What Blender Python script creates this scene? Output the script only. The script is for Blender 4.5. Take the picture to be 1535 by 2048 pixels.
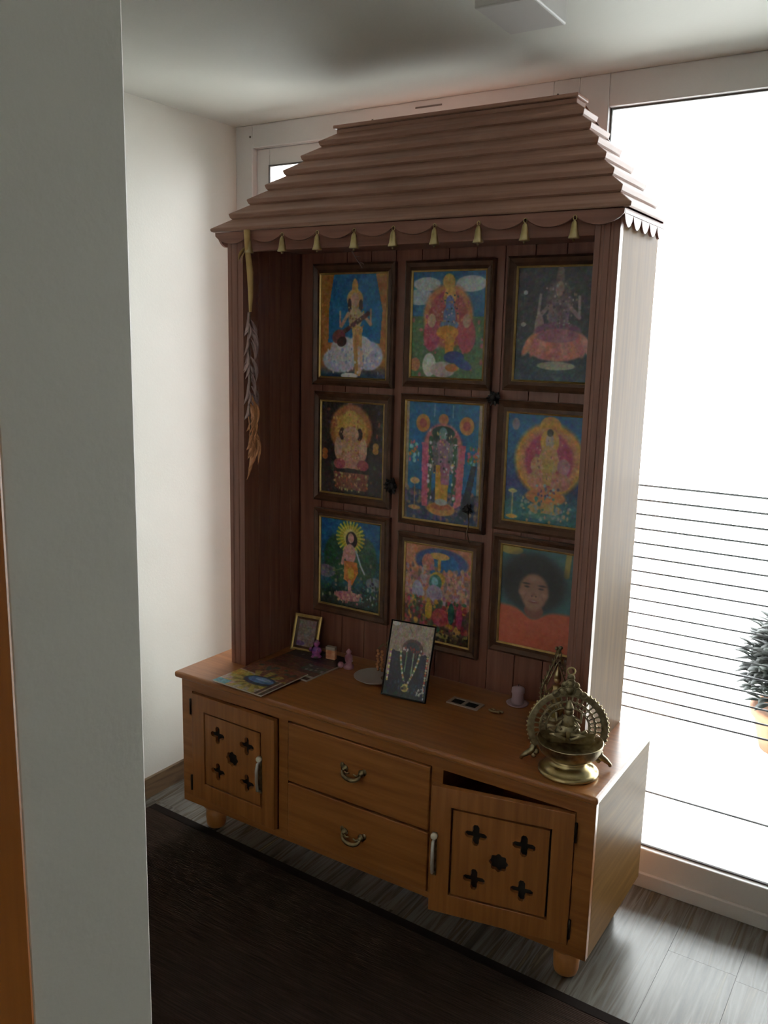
import bpy, bmesh, math, random
import numpy as np
from mathutils import Matrix, Vector
random.seed(7)
for o in list(bpy.data.objects): bpy.data.objects.remove(o)
S = bpy.context.scene
COL = S.collection
PI = math.pi

# ------------------------------------------------------------------ camera
cd = bpy.data.cameras.new('camera'); cam = bpy.data.objects.new('camera', cd); COL.objects.link(cam)
cam.location = (2.1328, -2.0268, 1.7242)
cam.rotation_euler = (1.3808, -0.0233, 0.5726)
cd.sensor_fit = 'VERTICAL'; cd.sensor_height = 24.0; cd.lens = 1758.5 / 2048 * 24.0
cd.clip_start = 0.05
S.camera = cam
# ------------------------------------------------------------------ world, light, exposure
W = bpy.data.worlds.new('world'); S.world = W; W.use_nodes = True
bg = W.node_tree.nodes['Background']
bg.inputs['Color'].default_value = (0.95, 0.98, 1.0, 1); bg.inputs['Strength'].default_value = 12.2
S.view_settings.view_transform = 'Standard'; S.view_settings.look = 'None'
S.view_settings.exposure = 0.0; S.view_settings.gamma = 1.0
S.view_settings.use_curve_mapping = False

# ------------------------------------------------------------------ materials
def lin(c):
    return tuple(((v/255)/12.92 if v/255 <= 0.04045 else ((v/255+0.055)/1.055)**2.4) for v in c)
def rgba(c): return (*lin(c), 1.0)
def new_mat(name, col, rough=0.5, metal=0.0, coat=0.0, spec=0.5):
    m = bpy.data.materials.new(name); m.use_nodes = True
    b = m.node_tree.nodes['Principled BSDF']
    b.inputs['Base Color'].default_value = rgba(col)
    b.inputs['Roughness'].default_value = rough; b.inputs['Metallic'].default_value = metal
    b.inputs['Coat Weight'].default_value = coat; b.inputs['Specular IOR Level'].default_value = spec
    return m
def noise_mat(name, stops, scale=(1, 1, 1), nscale=6, detail=6, rough=0.5, bump=0.0, metal=0.0, coat=0.0, dist=0.0, coord='Object', rand=0.0, coat_rough=0.05, spec=0.5, bscale=None):
    m = new_mat(name, stops[0][1], rough, metal, coat, spec)
    nt = m.node_tree; N = nt.nodes; L = nt.links; b = N['Principled BSDF']
    b.inputs['Coat Roughness'].default_value = coat_rough
    tc = N.new('ShaderNodeTexCoord'); mp = N.new('ShaderNodeMapping'); mp.inputs['Scale'].default_value = scale
    L.new(tc.outputs[coord], mp.inputs['Vector'])
    if rand:
        oi = N.new('ShaderNodeObjectInfo'); mu = N.new('ShaderNodeMath'); mu.operation = 'MULTIPLY'; mu.inputs[1].default_value = rand
        L.new(oi.outputs['Random'], mu.inputs[0]); cb = N.new('ShaderNodeCombineXYZ')
        for k in range(3): L.new(mu.outputs[0], cb.inputs[k])
        L.new(cb.outputs[0], mp.inputs['Location'])
    nz = N.new('ShaderNodeTexNoise'); nz.inputs['Scale'].default_value = nscale; nz.inputs['Detail'].default_value = detail
    nz.inputs['Distortion'].default_value = dist
    L.new(mp.outputs[0], nz.inputs['Vector'])
    cr = N.new('ShaderNodeValToRGB'); e = cr.color_ramp.elements
    while len(e) < len(stops): e.new(0.5)
    for k, (p, c) in enumerate(stops): e[k].position = p; e[k].color = rgba(c)
    L.new(nz.outputs['Fac'], cr.inputs['Fac']); L.new(cr.outputs[0], b.inputs['Base Color'])
    if bump:
        bp = N.new('ShaderNodeBump'); bp.inputs['Strength'].default_value = bump; bp.inputs['Distance'].default_value = 0.002
        src = nz
        if bscale:
            src = N.new('ShaderNodeTexNoise'); src.inputs['Scale'].default_value = bscale; L.new(tc.outputs[coord], src.inputs['Vector'])
        L.new(src.outputs['Fac'], bp.inputs['Height']); L.new(bp.outputs[0], b.inputs['Normal'])
    return m
M = {}
WD = [(0.3, (144, 88, 44)), (0.5, (160, 100, 51)), (0.72, (174, 112, 60))]
M['wood_x'] = noise_mat('cabinet_wood_grain_along_x', WD, (1.2, 22, 22), 3, 5, 0.33, coat=0.5, coat_rough=0.15)
M['wood_y'] = noise_mat('cabinet_wood_grain_along_y', WD, (22, 1.2, 22), 3, 5, 0.33, coat=0.5, coat_rough=0.15)
M['wood_z'] = noise_mat('cabinet_wood_grain_upright', WD, (22, 22, 1.2), 3, 5, 0.33, coat=0.5, coat_rough=0.15)
RD = [(0.3, (122, 76, 62)), (0.5, (134, 86, 70)), (0.72, (146, 97, 80))]
M['red_z'] = noise_mat('shrine_wood_grain_upright', RD, (22, 22, 1.2), 3, 5, 0.4, coat=0.35, coat_rough=0.2)
M['red_x'] = noise_mat('shrine_wood_grain_along_x', RD, (1.2, 22, 22), 3, 5, 0.45, coat=0.2, coat_rough=0.25)
M['red_y'] = noise_mat('shrine_wood_grain_along_y', RD, (22, 1.2, 22), 3, 5, 0.45, coat=0.2, coat_rough=0.25)
RF = [(0.3, (142, 102, 84)), (0.5, (154, 114, 96)), (0.72, (166, 126, 108))]
M['roof_x'] = noise_mat('roof_wood_grain_along_x', RF, (1.2, 22, 22), 3, 5, 0.5)
M['roof_y'] = noise_mat('roof_wood_grain_along_y', RF, (22, 1.2, 22), 3, 5, 0.5)
SD = [(0.3, (104, 74, 38)), (0.5, (114, 82, 44)), (0.72, (124, 91, 50))]  # same wood, base colour darkened to offset strong window light on the sides
M['side_z'] = noise_mat('light_dimmed_side_wood_upright', SD, (22, 22, 1.2), 3, 5, 0.4, spec=0.03)
M['side_y'] = noise_mat('light_dimmed_side_wood_along_y', SD, (22, 1.2, 22), 3, 5, 0.4, spec=0.03)
M['frame_wood'] = noise_mat('dark_frame_wood', [(0.3, (74, 48, 34)), (0.7, (104, 70, 50))], (8, 8, 8), 4, 4, 0.35)
M['foot_wood'] = noise_mat('foot_wood', [(0.3, (176, 112, 58)), (0.7, (200, 134, 74))], (10, 10, 3), 4, 4, 0.35)
M['door_trim'] = noise_mat('orange_brown_door_wood', [(0.3, (150, 84, 30)), (0.7, (186, 112, 46))], (20, 20, 1), 3, 4, 0.35)
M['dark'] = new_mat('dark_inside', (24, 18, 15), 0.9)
M['wall'] = noise_mat('white_wall_paint', [(0.3, (218, 215, 205)), (0.7, (226, 223, 214))], (1, 1, 1), 2, 3, 0.45, bump=0.12, bscale=120)
M['ceil'] = noise_mat('white_ceiling_paint', [(0.3, (200, 199, 190)), (0.7, (208, 207, 198))], (1, 1, 1), 2, 3, 0.75, bump=0.1, bscale=120)
M['pvc'] = noise_mat('white_window_plastic', [(0.3, (214, 212, 210)), (0.7, (224, 223, 221))], (1, 1, 1), 3, 2, 0.3)
M['gasket'] = new_mat('grey_gasket', (96, 94, 90), 0.7)
M['floor'] = noise_mat('grey_brown_floor_board', [(0.28, (56, 50, 44)), (0.42, (98, 92, 82)), (0.52, (120, 116, 108)), (0.62, (84, 74, 60)), (0.74, (142, 130, 106))], (15, 0.8, 15), 2.0, 7, 0.27, bump=0.15, dist=1.1, rand=37.0)
M['subfloor'] = new_mat('floor_joint', (52, 46, 40), 0.8)
M['skirt'] = noise_mat('brown_wood_skirting', [(0.3, (70, 52, 38)), (0.5, (120, 96, 70)), (0.72, (98, 74, 52))], (9, 1.2, 9), 2.4, 6, 0.4, dist=1.0)
M['slat'] = new_mat('grey_metal_slat', (58, 58, 58), 0.6)
M['terrace'] = noise_mat('pale_terrace_tile', [(0.3, (226, 226, 222)), (0.7, (236, 236, 232))], (1, 1, 1), 4, 3, 0.7)
M['brass'] = noise_mat('brass', [(0.3, (178, 156, 104)), (0.7, (208, 190, 146))], (1, 1, 1), 30, 4, 0.28, metal=1.0, bump=0.15)
M['brass_old'] = noise_mat('aged_brass', [(0.3, (124, 112, 86)), (0.7, (188, 174, 140))], (1, 1, 1), 60, 4, 0.34, metal=1.0, bump=0.2)
M['bronze'] = noise_mat('dark_bronze', [(0.3, (118, 104, 78)), (0.7, (166, 150, 116))], (1, 1, 1), 60, 4, 0.4, metal=1.0, bump=0.2)
M['steel'] = new_mat('satin_steel', (206, 202, 196), 0.35, 0.6)
M['cream_knob'] = new_mat('cream_enamel', (226, 216, 196), 0.3)
M['hinge'] = new_mat('dark_hinge_metal', (70, 62, 52), 0.45, 1.0)
M['gold'] = noise_mat('gold_leaf_fillet', [(0.3, (190, 156, 92)), (0.7, (220, 190, 128))], (1, 1, 1), 40, 3, 0.35, metal=0.8)
M['backing'] = new_mat('brown_backing_board', (60, 44, 34), 0.9)
M['leaf_dry'] = noise_mat('dry_brown_leaf', [(0.3, (170, 108, 72)), (0.7, (216, 152, 106))], (1, 1, 1), 30, 4, 0.8)
M['leaf_purple'] = noise_mat('dry_purple_brown_leaf', [(0.3, (128, 98, 98)), (0.7, (176, 146, 142))], (1, 1, 1), 30, 4, 0.85)
M['ribbon'] = noise_mat('faded_yellow_ribbon', [(0.3, (176, 142, 84)), (0.7, (206, 172, 116))], (1, 1, 1), 18, 4, 0.7)
M['flower_dark'] = noise_mat('withered_dark_flower', [(0.3, (28, 26, 28)), (0.7, (58, 52, 50))], (1, 1, 1), 40, 4, 0.9)
M['string'] = new_mat('brown_string', (112, 92, 78), 0.9)
M['black'] = new_mat('black_frame_plastic', (22, 21, 22), 0.35)
M['violet'] = noise_mat('violet_paint', [(0.35, (104, 58, 128)), (0.5, (176, 84, 150)), (0.66, (84, 96, 70))], (1, 1, 1), 35, 2, 0.5)
M['peach'] = noise_mat('peach_print', [(0.35, (206, 128, 92)), (0.6, (232, 178, 140))], (1, 1, 1), 40, 2, 0.5)
M['pinky'] = noise_mat('dusty_pink', [(0.35, (146, 88, 108)), (0.6, (190, 138, 150))], (1, 1, 1), 30, 2, 0.5)
M['mauve'] = new_mat('mauve_wax', (188, 160, 168), 0.45)
M['white_card'] = new_mat('grey_white_card', (164, 146, 132), 0.7)
M['pages'] = new_mat('magazine_pages', (206, 196, 182), 0.7)
M['fixture'] = new_mat('white_fixture_plastic', (186, 182, 178), 0.4)
M['screw'] = new_mat('grey_screw', (120, 112, 104), 0.5)
M['foliage'] = noise_mat('dark_green_leaf', [(0.3, (12, 14, 14)), (0.7, (30, 38, 30))], (1, 1, 1), 12, 3, 0.6)
M['terracotta'] = noise_mat('terracotta', [(0.3, (150, 104, 78)), (0.7, (176, 128, 98))], (1, 1, 1), 8, 3, 0.8)
# rug: dark brown flat weave, ribs along its length
def rug_mat():
    m = noise_mat('dark_brown_flat_weave', [(0.3, (44, 32, 27)), (0.5, (58, 42, 35)), (0.72, (72, 54, 45))], (3, 60, 3), 3, 5, 0.95, spec=0.15)
    nt = m.node_tree; N = nt.nodes; L = nt.links
    w = N.new('ShaderNodeTexWave'); w.bands_direction = 'Y'; w.inputs['Scale'].default_value = 55; w.inputs['Distortion'].default_value = 0.4
    tc = N.new('ShaderNodeTexCoord'); L.new(tc.outputs['Object'], w.inputs['Vector'])
    bp = N.new('ShaderNodeBump'); bp.inputs['Strength'].default_value = 0.6; bp.inputs['Distance'].default_value = 0.003
    L.new(w.outputs['Fac'], bp.inputs['Height']); L.new(bp.outputs[0], N['Principled BSDF'].inputs['Normal'])
    return m
M['rug'] = rug_mat()
M['rug_edge'] = new_mat('rug_binding', (34, 25, 21), 0.95, spec=0.15)
def glass_mat():
    m = bpy.data.materials.new('window_glass'); m.use_nodes = True; nt = m.node_tree; nt.nodes.clear()
    out = nt.nodes.new('ShaderNodeOutputMaterial'); mix = nt.nodes.new('ShaderNodeMixShader')
    t = nt.nodes.new('ShaderNodeBsdfTransparent'); t.inputs[0].default_value = (0.97, 0.985, 0.98, 1)
    g = nt.nodes.new('ShaderNodeBsdfGlossy'); g.inputs['Roughness'].default_value = 0.02
    f = nt.nodes.new('ShaderNodeFresnel'); f.inputs[0].default_value = 1.45
    nt.links.new(f.outputs[0], mix.inputs[0]); nt.links.new(t.outputs[0], mix.inputs[1]); nt.links.new(g.outputs[0], mix.inputs[2])
    nt.links.new(mix.outputs[0], out.inputs[0]); return m
M['glass'] = glass_mat()
def print_mat():
    m = new_mat('printed_picture', (128, 128, 128), 0.35, coat=0.6)
    m.node_tree.nodes['Principled BSDF'].inputs['Coat Roughness'].default_value = 0.06
    a = m.node_tree.nodes.new('ShaderNodeVertexColor'); a.layer_name = 'ink'
    m.node_tree.links.new(a.outputs['Color'], m.node_tree.nodes['Principled BSDF'].inputs['Base Color']); return m
M['print'] = print_mat()

# ------------------------------------------------------------------ mesh helpers
class MB:
    """collects shapes in world coordinates (through self.X); build() links them as one mesh object"""
    def __init__(s, X=None): s.v = []; s.f = []; s.X = X or Matrix(); s.smooth = []
    def add(s, vs, fs, smooth=False):
        o = len(s.v); s.v += [tuple(s.X @ Vector(v)) for v in vs]
        s.f += [tuple(o+i for i in f) for f in fs]; s.smooth += [smooth]*len(fs); return s
    def box(s, x0, x1, y0, y1, z0, z1):
        return s.add([(x, y, z) for z in (z0, z1) for y in (y0, y1) for x in (x0, x1)],
                     [(0, 2, 3, 1), (4, 5, 7, 6), (0, 1, 5, 4), (2, 6, 7, 3), (0, 4, 6, 2), (1, 3, 7, 5)])
    def lathe(s, prof, c=(0, 0, 0), n=24, T=None):
        vs = []; fs = []
        for r, z in prof:
            for k in range(n):
                a = 2*PI*k/n; v = Vector((r*math.cos(a), r*math.sin(a), z))
                if T: v = T @ v
                vs.append((c[0]+v.x, c[1]+v.y, c[2]+v.z))
        for j in range(len(prof)-1):
            for k in range(n):
                fs.append((j*n+k, j*n+(k+1) % n, (j+1)*n+(k+1) % n, (j+1)*n+k))
        fs.append(tuple(reversed(range(n)))); fs.append(tuple((len(prof)-1)*n+k for k in range(n)))
        return s.add(vs, fs, True)
    def tube(s, pts, r, n=8, closed=False):
        P = [Vector(p) for p in pts]; m = len(P); vs = []; fs = []
        rr = r if isinstance(r, (list, tuple)) else [r]*m
        prev = None
        for i in range(m):
            if closed: t = (P[(i+1) % m]-P[i-1])
            else: t = P[min(i+1, m-1)]-P[max(i-1, 0)]
            t.normalize()
            if prev is None:
                u = t.cross(Vector((0, 0, 1)) if abs(t.z) < 0.9 else Vector((1, 0, 0)))
            else: u = prev - t*prev.dot(t)
            u.normalize(); prev = u; w = t.cross(u)
            for k in range(n):
                a = 2*PI*k/n; vs.append(tuple(P[i] + (u*math.cos(a)+w*math.sin(a))*rr[i]))
        for i in range(m if closed else m-1):
            for k in range(n):
                j = (i+1) % m
                fs.append((i*n+k, i*n+(k+1) % n, j*n+(k+1) % n, j*n+k))
        if not closed: fs.append(tuple(reversed(range(n)))); fs.append(tuple((m-1)*n+k for k in range(n)))
        return s.add(vs, fs, True)
    def ball(s, c, r, n=10, sc=(1, 1, 1)):
        m = max(4, n//2+1); prof = []
        vs = []; fs = []
        for j in range(1, m):
            ph = PI*j/m
            for k in range(n):
                a = 2*PI*k/n
                vs.append((c[0]+r*sc[0]*math.sin(ph)*math.cos(a), c[1]+r*sc[1]*math.sin(ph)*math.sin(a), c[2]-r*sc[2]*math.cos(ph)))
        for j in range(m-2):
            for k in range(n): fs.append((j*n+k, j*n+(k+1) % n, (j+1)*n+(k+1) % n, (j+1)*n+k))
        b = len(vs); vs.append((c[0], c[1], c[2]-r*sc[2])); vs.append((c[0], c[1], c[2]+r*sc[2]))
        for k in range(n):
            fs.append((b, (k+1) % n, k)); fs.append((b+1, (m-2)*n+k, (m-2)*n+(k+1) % n))
        return s.add(vs, fs, True)
    def leaf(s, base, tip, w, bend=0.2, up=(0, 0, 1)):
        B = Vector(base); T = Vector(tip); d = T-B; side = d.cross(Vector(up))
        if side.length < 1e-6: side = Vector((1, 0, 0))
        side.normalize(); nrm = side.cross(d).normalized(); vs = []; n = 6
        for i in range(n+1):
            t = i/n; ww = w*math.sin(PI*min(1, t*0.96+0.04))**0.8*0.5; c = B+d*t+nrm*bend*w*math.sin(PI*t)
            vs += [tuple(c-side*ww), tuple(c+nrm*0.12*w*ww/(w+1e-9)), tuple(c+side*ww), tuple(c-nrm*0.0012)]
        fs = []
        for i in range(n):
            a = i*4; b = a+4
            fs += [(a, a+1, b+1, b), (a+1, a+2, b+2, b+1), (a+2, a+3, b+3, b+2), (a+3, a, b, b+3)]
        return s.add(vs, fs, True)
    def build(s, name, mat, parent=None, bevel=0.0, seg=2):
        me = bpy.data.meshes.new(name)
        off = Vector((0, 0, 0)); p = parent
        while p is not None: off += Vector(p.location); p = p.parent
        me.from_pydata([tuple(Vector(v)-off) for v in s.v], [], s.f)
        me.polygons.foreach_set('use_smooth', s.smooth)
        bm = bmesh.new(); bm.from_mesh(me); bmesh.ops.recalc_face_normals(bm, faces=bm.faces)
        bm.to_mesh(me); bm.free()
        o = bpy.data.objects.new(name, me); COL.objects.link(o)
        if mat is not None: me.materials.append(M[mat] if isinstance(mat, str) else mat)
        if parent is not None: o.parent = parent
        if bevel:
            b = o.modifiers.new('bevel', 'BEVEL'); b.width = bevel; b.segments = seg; b.limit_method = 'ANGLE'; b.angle_limit = 0.7
        return o
def plate(outer, holes, y0, y1, name, mat, parent, X=None, bevel=0.0):
    """a board in the x-z plane between depths y0 and y1, with cut-outs"""
    cu = bpy.data.curves.new('tmp', 'CURVE'); cu.dimensions = '2D'; cu.fill_mode = 'BOTH'
    for loop in [outer]+holes:
        sp = cu.splines.new('POLY'); sp.points.add(len(loop)-1); sp.use_cyclic_u = True
        for k, (a, b) in enumerate(loop): sp.points[k].co = (a, b, 0, 1)
    cu.extrude = (y1-y0)/2
    ob = bpy.data.objects.new('tmp', cu); me = bpy.data.meshes.new_from_object(ob)
    T = Matrix(((1, 0, 0, 0), (0, 0, -1, (y0+y1)/2), (0, 1, 0, 0), (0, 0, 0, 1)))
    mb = MB(X); mb.add([tuple(T @ v.co) for v in me.vertices], [tuple(p.vertices) for p in me.polygons])
    bpy.data.objects.remove(ob); bpy.data.curves.remove(cu); bpy.data.meshes.remove(me)
    o = mb.build(name, mat, parent)
    bm = bmesh.new(); bm.from_mesh(o.data); bmesh.ops.remove_doubles(bm, verts=bm.verts, dist=1e-5)
    bmesh.ops.recalc_face_normals(bm, faces=bm.faces); bm.to_mesh(o.data); bm.free()
    if bevel:
        b = o.modifiers.new('bevel', 'BEVEL'); b.width = bevel; b.segments = 2; b.limit_method = 'ANGLE'; b.angle_limit = 0.9
    return o
def rect(x0, x1, z0, z1): return [(x0, z0), (x1, z0), (x1, z1), (x0, z1)]
def tag(o, label, cat, group=None):
    o['label'] = label; o['category'] = cat
    if group: o['group'] = group
    return o
def thing(name, label, cat, loc, group=None):
    o = bpy.data.objects.new(name, None); COL.objects.link(o); o.location = loc; o.empty_display_size = 0.05
    return tag(o, label, cat, group)
def struct(o, label=None):
    o['kind'] = 'structure'
    if label: o['label'] = label
    return o
def RX(loc, rz=0, rx=0):
    return Matrix.Translation(loc) @ Matrix.Rotation(rz, 4, 'Z') @ Matrix.Rotation(rx, 4, 'X')

# ------------------------------------------------------------------ room shell
X0, X1, Y0, Y1, ZC = -0.272, 3.9, -3.6, 0.635, 2.511
fl = struct(MB().box(X0-0.1, X1+0.1, Y0-0.1, Y1+0.1, -0.06, -0.0035).build('floor', 'subfloor'), 'grey-brown wood-look floor of long narrow boards')
pw, pl = 0.19, 1.22
x = X0; c = 0
while x < X1-0.01:
    y = Y1 - random.uniform(0.2, pl); ys = [Y1]
    while y > Y0: ys.append(y); y -= pl
    ys.append(Y0)
    for a, b in zip(ys[:-1], ys[1:]):
        MB().box(x+0.0004, min(x+pw, X1)-0.0004, b+0.0004, a-0.0004, -0.0036, 0.0).build('floor_board', 'floor', fl)
    x += pw
struct(MB().box(X0-0.1, X1+0.1, Y0-0.1, Y1+0.12, ZC, ZC+0.1).build('ceiling', 'ceil'), 'plain off-white ceiling')
struct(MB().box(X0-0.1, X0, Y0, Y1+0.12, 0, ZC).build('wall_left', 'wall'), 'white painted wall left of the shrine')
struct(MB().box(X1, X1+0.1, Y0, Y1+0.12, 0, ZC).build('wall_right', 'wall'))
struct(MB().box(X0-0.1, X1+0.1, Y0-0.1, Y0, 0, ZC).build('wall_front', 'wall'))
struct(MB().box(X0, X0+0.013, -1.0, Y1, 0, 0.078).build('baseboard_left', 'skirt'), 'brown wood-look skirting board on the left wall')
# near partition end with a wooden door lining
struct(MB().box(X0, 1.6, -1.672, -1.5555, 0, ZC).build('wall_near', 'wall', bevel=0.0015, seg=2), 'white painted end of a partition wall close to the camera')
struct(MB().box(1.54, 1.603, -1.74, -1.6725, 0, ZC).build('trim_1', 'door_trim', bevel=0.003), 'orange-brown wooden door lining at the far left')
# ------------------------------------------------------------------ windows
def frame_ring(mb, x0, x1, z0, z1, w, y0, y1, wb=None):
    wb = wb or w
    mb.box(x0, x0+w, y0, y1, z0, z1); mb.box(x1-w, x1, y0, y1, z0, z1)
    mb.box(x0+w, x1-w, y0, y1, z0, z0+wb); mb.box(x0+w, x1-w, y0, y1, z1-w, z1)
def window(name, x0, x1, w, sash, label, bottom):
    root = struct(bpy.data.objects.new(name, None), label); COL.objects.link(root); root.location = (x0, Y1, 0)
    mb = MB(); frame_ring(mb, x0, x1, 0.0, ZC, w, Y1, Y1+0.075, bottom); mb.build('window_frame', 'pvc', root, 0.003)
    gx0, gx1, gz0, gz1 = x0+w, x1-w, bottom, ZC-w
    if sash:
        mb = MB(); frame_ring(mb, gx0+0.001, gx1-0.001, gz0+0.001, gz1-0.001, sash, Y1+0.025, Y1+0.07); mb.build('sash', 'pvc', root, 0.003)
        gx0 += sash; gx1 -= sash; gz0 += sash; gz1 -= sash
    mb = MB(); frame_ring(mb, gx0-0.001, gx1+0.001, gz0-0.001, gz1+0.001, 0.006, Y1+0.02 if not sash else Y1+0.021, Y1+0.028 if not sash else Y1+0.0248); mb.build('gasket', 'gasket', root)
    MB().box(gx0-0.004, gx1+0.004, Y1+0.040, Y1+0.046, gz0-0.004, gz1+0.004).build('pane', 'glass', root)
    return root, (gx0, gx1, gz0, gz1)
w1, g1 = window('window_1', X0, 1.088, 0.082, 0.062, 'white framed opening window behind the left of the shrine', 0.10)
struct(MB().box(2.26, X1+0.05, Y1+0.0005, Y1+0.12, 0, ZC).build('wall_back_light_blocker', 'wall'))  # unseen wall, added to end the window early and dim the near partition
w2, g2 = window('window_2', 1.088, 2.26, 0.092, 0, 'floor-length fixed window right of the shrine', 0.128)
MB().box(X0, 2.26, Y1-0.0135, Y1-0.0005, 0, 0.05).build('sill_step', 'pvc', w2, 0.003)
mb = MB()
for q in (0.35, 1.02, -0.2): mb.lathe([(0.004, 0), (0.004, 0.0015), (0.002, 0.002)], (q, Y1-0.0002, 2.47), 8, Matrix.Rotation(PI/2, 3, 'X'))
mb.build('screw_cap', 'screw', w1)
MB().box(0.52, 0.62, Y1-0.002, Y1-0.0001, 2.487, 2.492).build('drain_slot', 'screw', w1)

# ------------------------------------------------------------------ outside: terrace, blind, plant
struct(MB().box(-2, 8, Y1+0.16, 5.5, -0.12, -0.02).build('terrace_floor', 'terrace'), 'pale terrace outside the window')
YS = 0.80
bl = thing('slatted_screen', 'low screen of thin horizontal grey slats outside the right window', 'screen', (2.0, YS, -0.02))
z = 0.245
while z < 1.30:
    if abs(z-0.245) < 1e-6 or z > 0.50:
        X = Matrix.Translation((0, YS, z)) @ Matrix.Rotation(-0.30, 4, 'X')
        MB(X).box(1.0, 3.2, -0.007, 0.007, -0.0026, 0.0026).build('slat', 'slat', bl)
    z += 0.0475
for xx in (0.985, 3.215):
    MB().box(xx-0.014, xx+0.014, YS-0.014, YS+0.014, -0.02, 1.33).build('post', 'slat', bl, 0.002)
pt = thing('potted_shrub', 'dark bushy potted shrub on the terrace behind the blind', 'plant', (1.70, 2.05, -0.02))
MB().lathe([(0.12, 0), (0.16, 0.15), (0.175, 0.16), (0.175, 0.19), (0.155, 0.19), (0.15, 0.17)], (1.70, 2.05, -0.02), 24).build('pot', 'terracotta', pt)
mb = MB()
for k in range(1000):
    a = random.uniform(0, 2*PI); e = random.uniform(-0.9, 1.45); r = 0.24*random.uniform(0.5, 1)
    b = Vector((1.70+0.8*r*math.cos(a)*math.cos(e), 2.05+0.8*r*math.sin(a)*math.cos(e), 0.37+r*math.sin(e)))
    t = b+Vector((math.cos(a)*0.08, math.sin(a)*0.08, random.uniform(-0.03, 0.06)))
    mb.leaf(b, t, 0.045)
mb.build('foliage', 'foliage', pt)
MB().tube([(1.70, 2.05, 0.15), (1.71, 2.05, 0.26), (1.70, 2.05, 0.4)], 0.02, 8).build('stem', 'terracotta', pt)

# ------------------------------------------------------------------ ceiling box and rug
cb = thing('ceiling_box', 'square white plastic box fixed to the ceiling above the shrine', 'ceiling fixture', (1.25, -0.11, ZC))
MB().box(1.157, 1.295, -0.185, 0.003, ZC-0.072, ZC).build('cover', 'fixture', cb, 0.004)
MB().box(1.150, 1.302, -0.195, 0.010, ZC-0.008, ZC-0.0002).build('base_plate', 'fixture', cb, 0.002)
rg = thing('rug', 'dark brown flat-woven rug in front of the shrine cabinet', 'rug', (0.75, -0.45, 0.0))
rg_r = -0.039
Xr = Matrix.Translation((0.78, 0.045, 0)) @ Matrix.Rotation(rg_r, 4, 'Z')
MB(Xr).box(-0.98, 1.12, -0.96, -0.035, 0.0002, 0.007).build('woven_field', 'rug', rg)
mb = MB(Xr); mb.box(-0.98, 1.12, -0.035, -0.001, 0.0002, 0.0078); mb.box(-0.98, 1.12, -0.99, -0.96, 0.0002, 0.0078)
mb.build('binding', 'rug_edge', rg, 0.002)

# ------------------------------------------------------------------ storage cabinet (base)
H, D, HB = 0.603, 0.502, 0.117
cab = thing('storage_cabinet', 'low reddish-brown wooden cabinet with two doors and two drawers under the shrine', 'cabinet', (0.75, 0.26, 0))
MB().box(0, 1.5, 0, D, H-0.022, H).build('worktop', 'wood_x', cab, 0.008, 4)
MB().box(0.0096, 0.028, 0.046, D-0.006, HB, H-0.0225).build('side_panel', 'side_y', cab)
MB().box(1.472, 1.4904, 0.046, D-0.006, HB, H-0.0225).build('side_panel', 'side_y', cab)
MB().box(0.0285, 1.4715, 0.046, D-0.02, HB+0.001, HB+0.018).build('bottom_panel', 'wood_x', cab)
MB().box(0.0285, 1.4715, D-0.019, D-0.008, HB+0.001, H-0.0225).build('back_panel', 'wood_x', cab)
for xx in (0.458, 1.022): MB().box(xx-0.009, xx+0.009, 0.046, D-0.02, HB+0.0185, H-0.023).build('partition', 'wood_y', cab)
plate(rect(0.0096, 1.4904, HB, H-0.0225), [rect(0.058, 0.441, 0.146, 0.535), rect(0.479, 1.005, 0.136, 0.537), rect(1.043, 1.439, 0.146, 0.535)], 0.027, 0.0455, 'face_frame', 'wood_x', cab, bevel=0.0012)
def cross(cx, cz, L=0.0310, w=0.0095):
    pts = []
    for q in range(4):
        a = q*PI/2
        for (u, v) in ((w, w), (L-w*0.7, w), (L, w*0.45), (L, -w*0.45), (L-w*0.7, -w)):
            pts.append((cx+u*math.cos(a)-v*math.sin(a), cz+u*math.sin(a)+v*math.cos(a)))
    # counter-clockwise order, one arm after another
    out = []
    for q in range(4):
        a = q*PI/2
        for (u, v) in ((w, -w), (L-w*0.7, -w), (L, -w*0.45), (L, w*0.45), (L-w*0.7, w)):
            out.append((cx+u*math.cos(a)-v*math.sin(a), cz+u*math.sin(a)+v*math.cos(a)))
    return out
def flower(cx, cz, r=0.0250): return [(cx+(r+0.0022*math.cos(8*t))*math.cos(t), cz+(r+0.0022*math.cos(8*t))*math.sin(t)) for t in [2*PI*k/64 for k in range(64)]]
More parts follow.
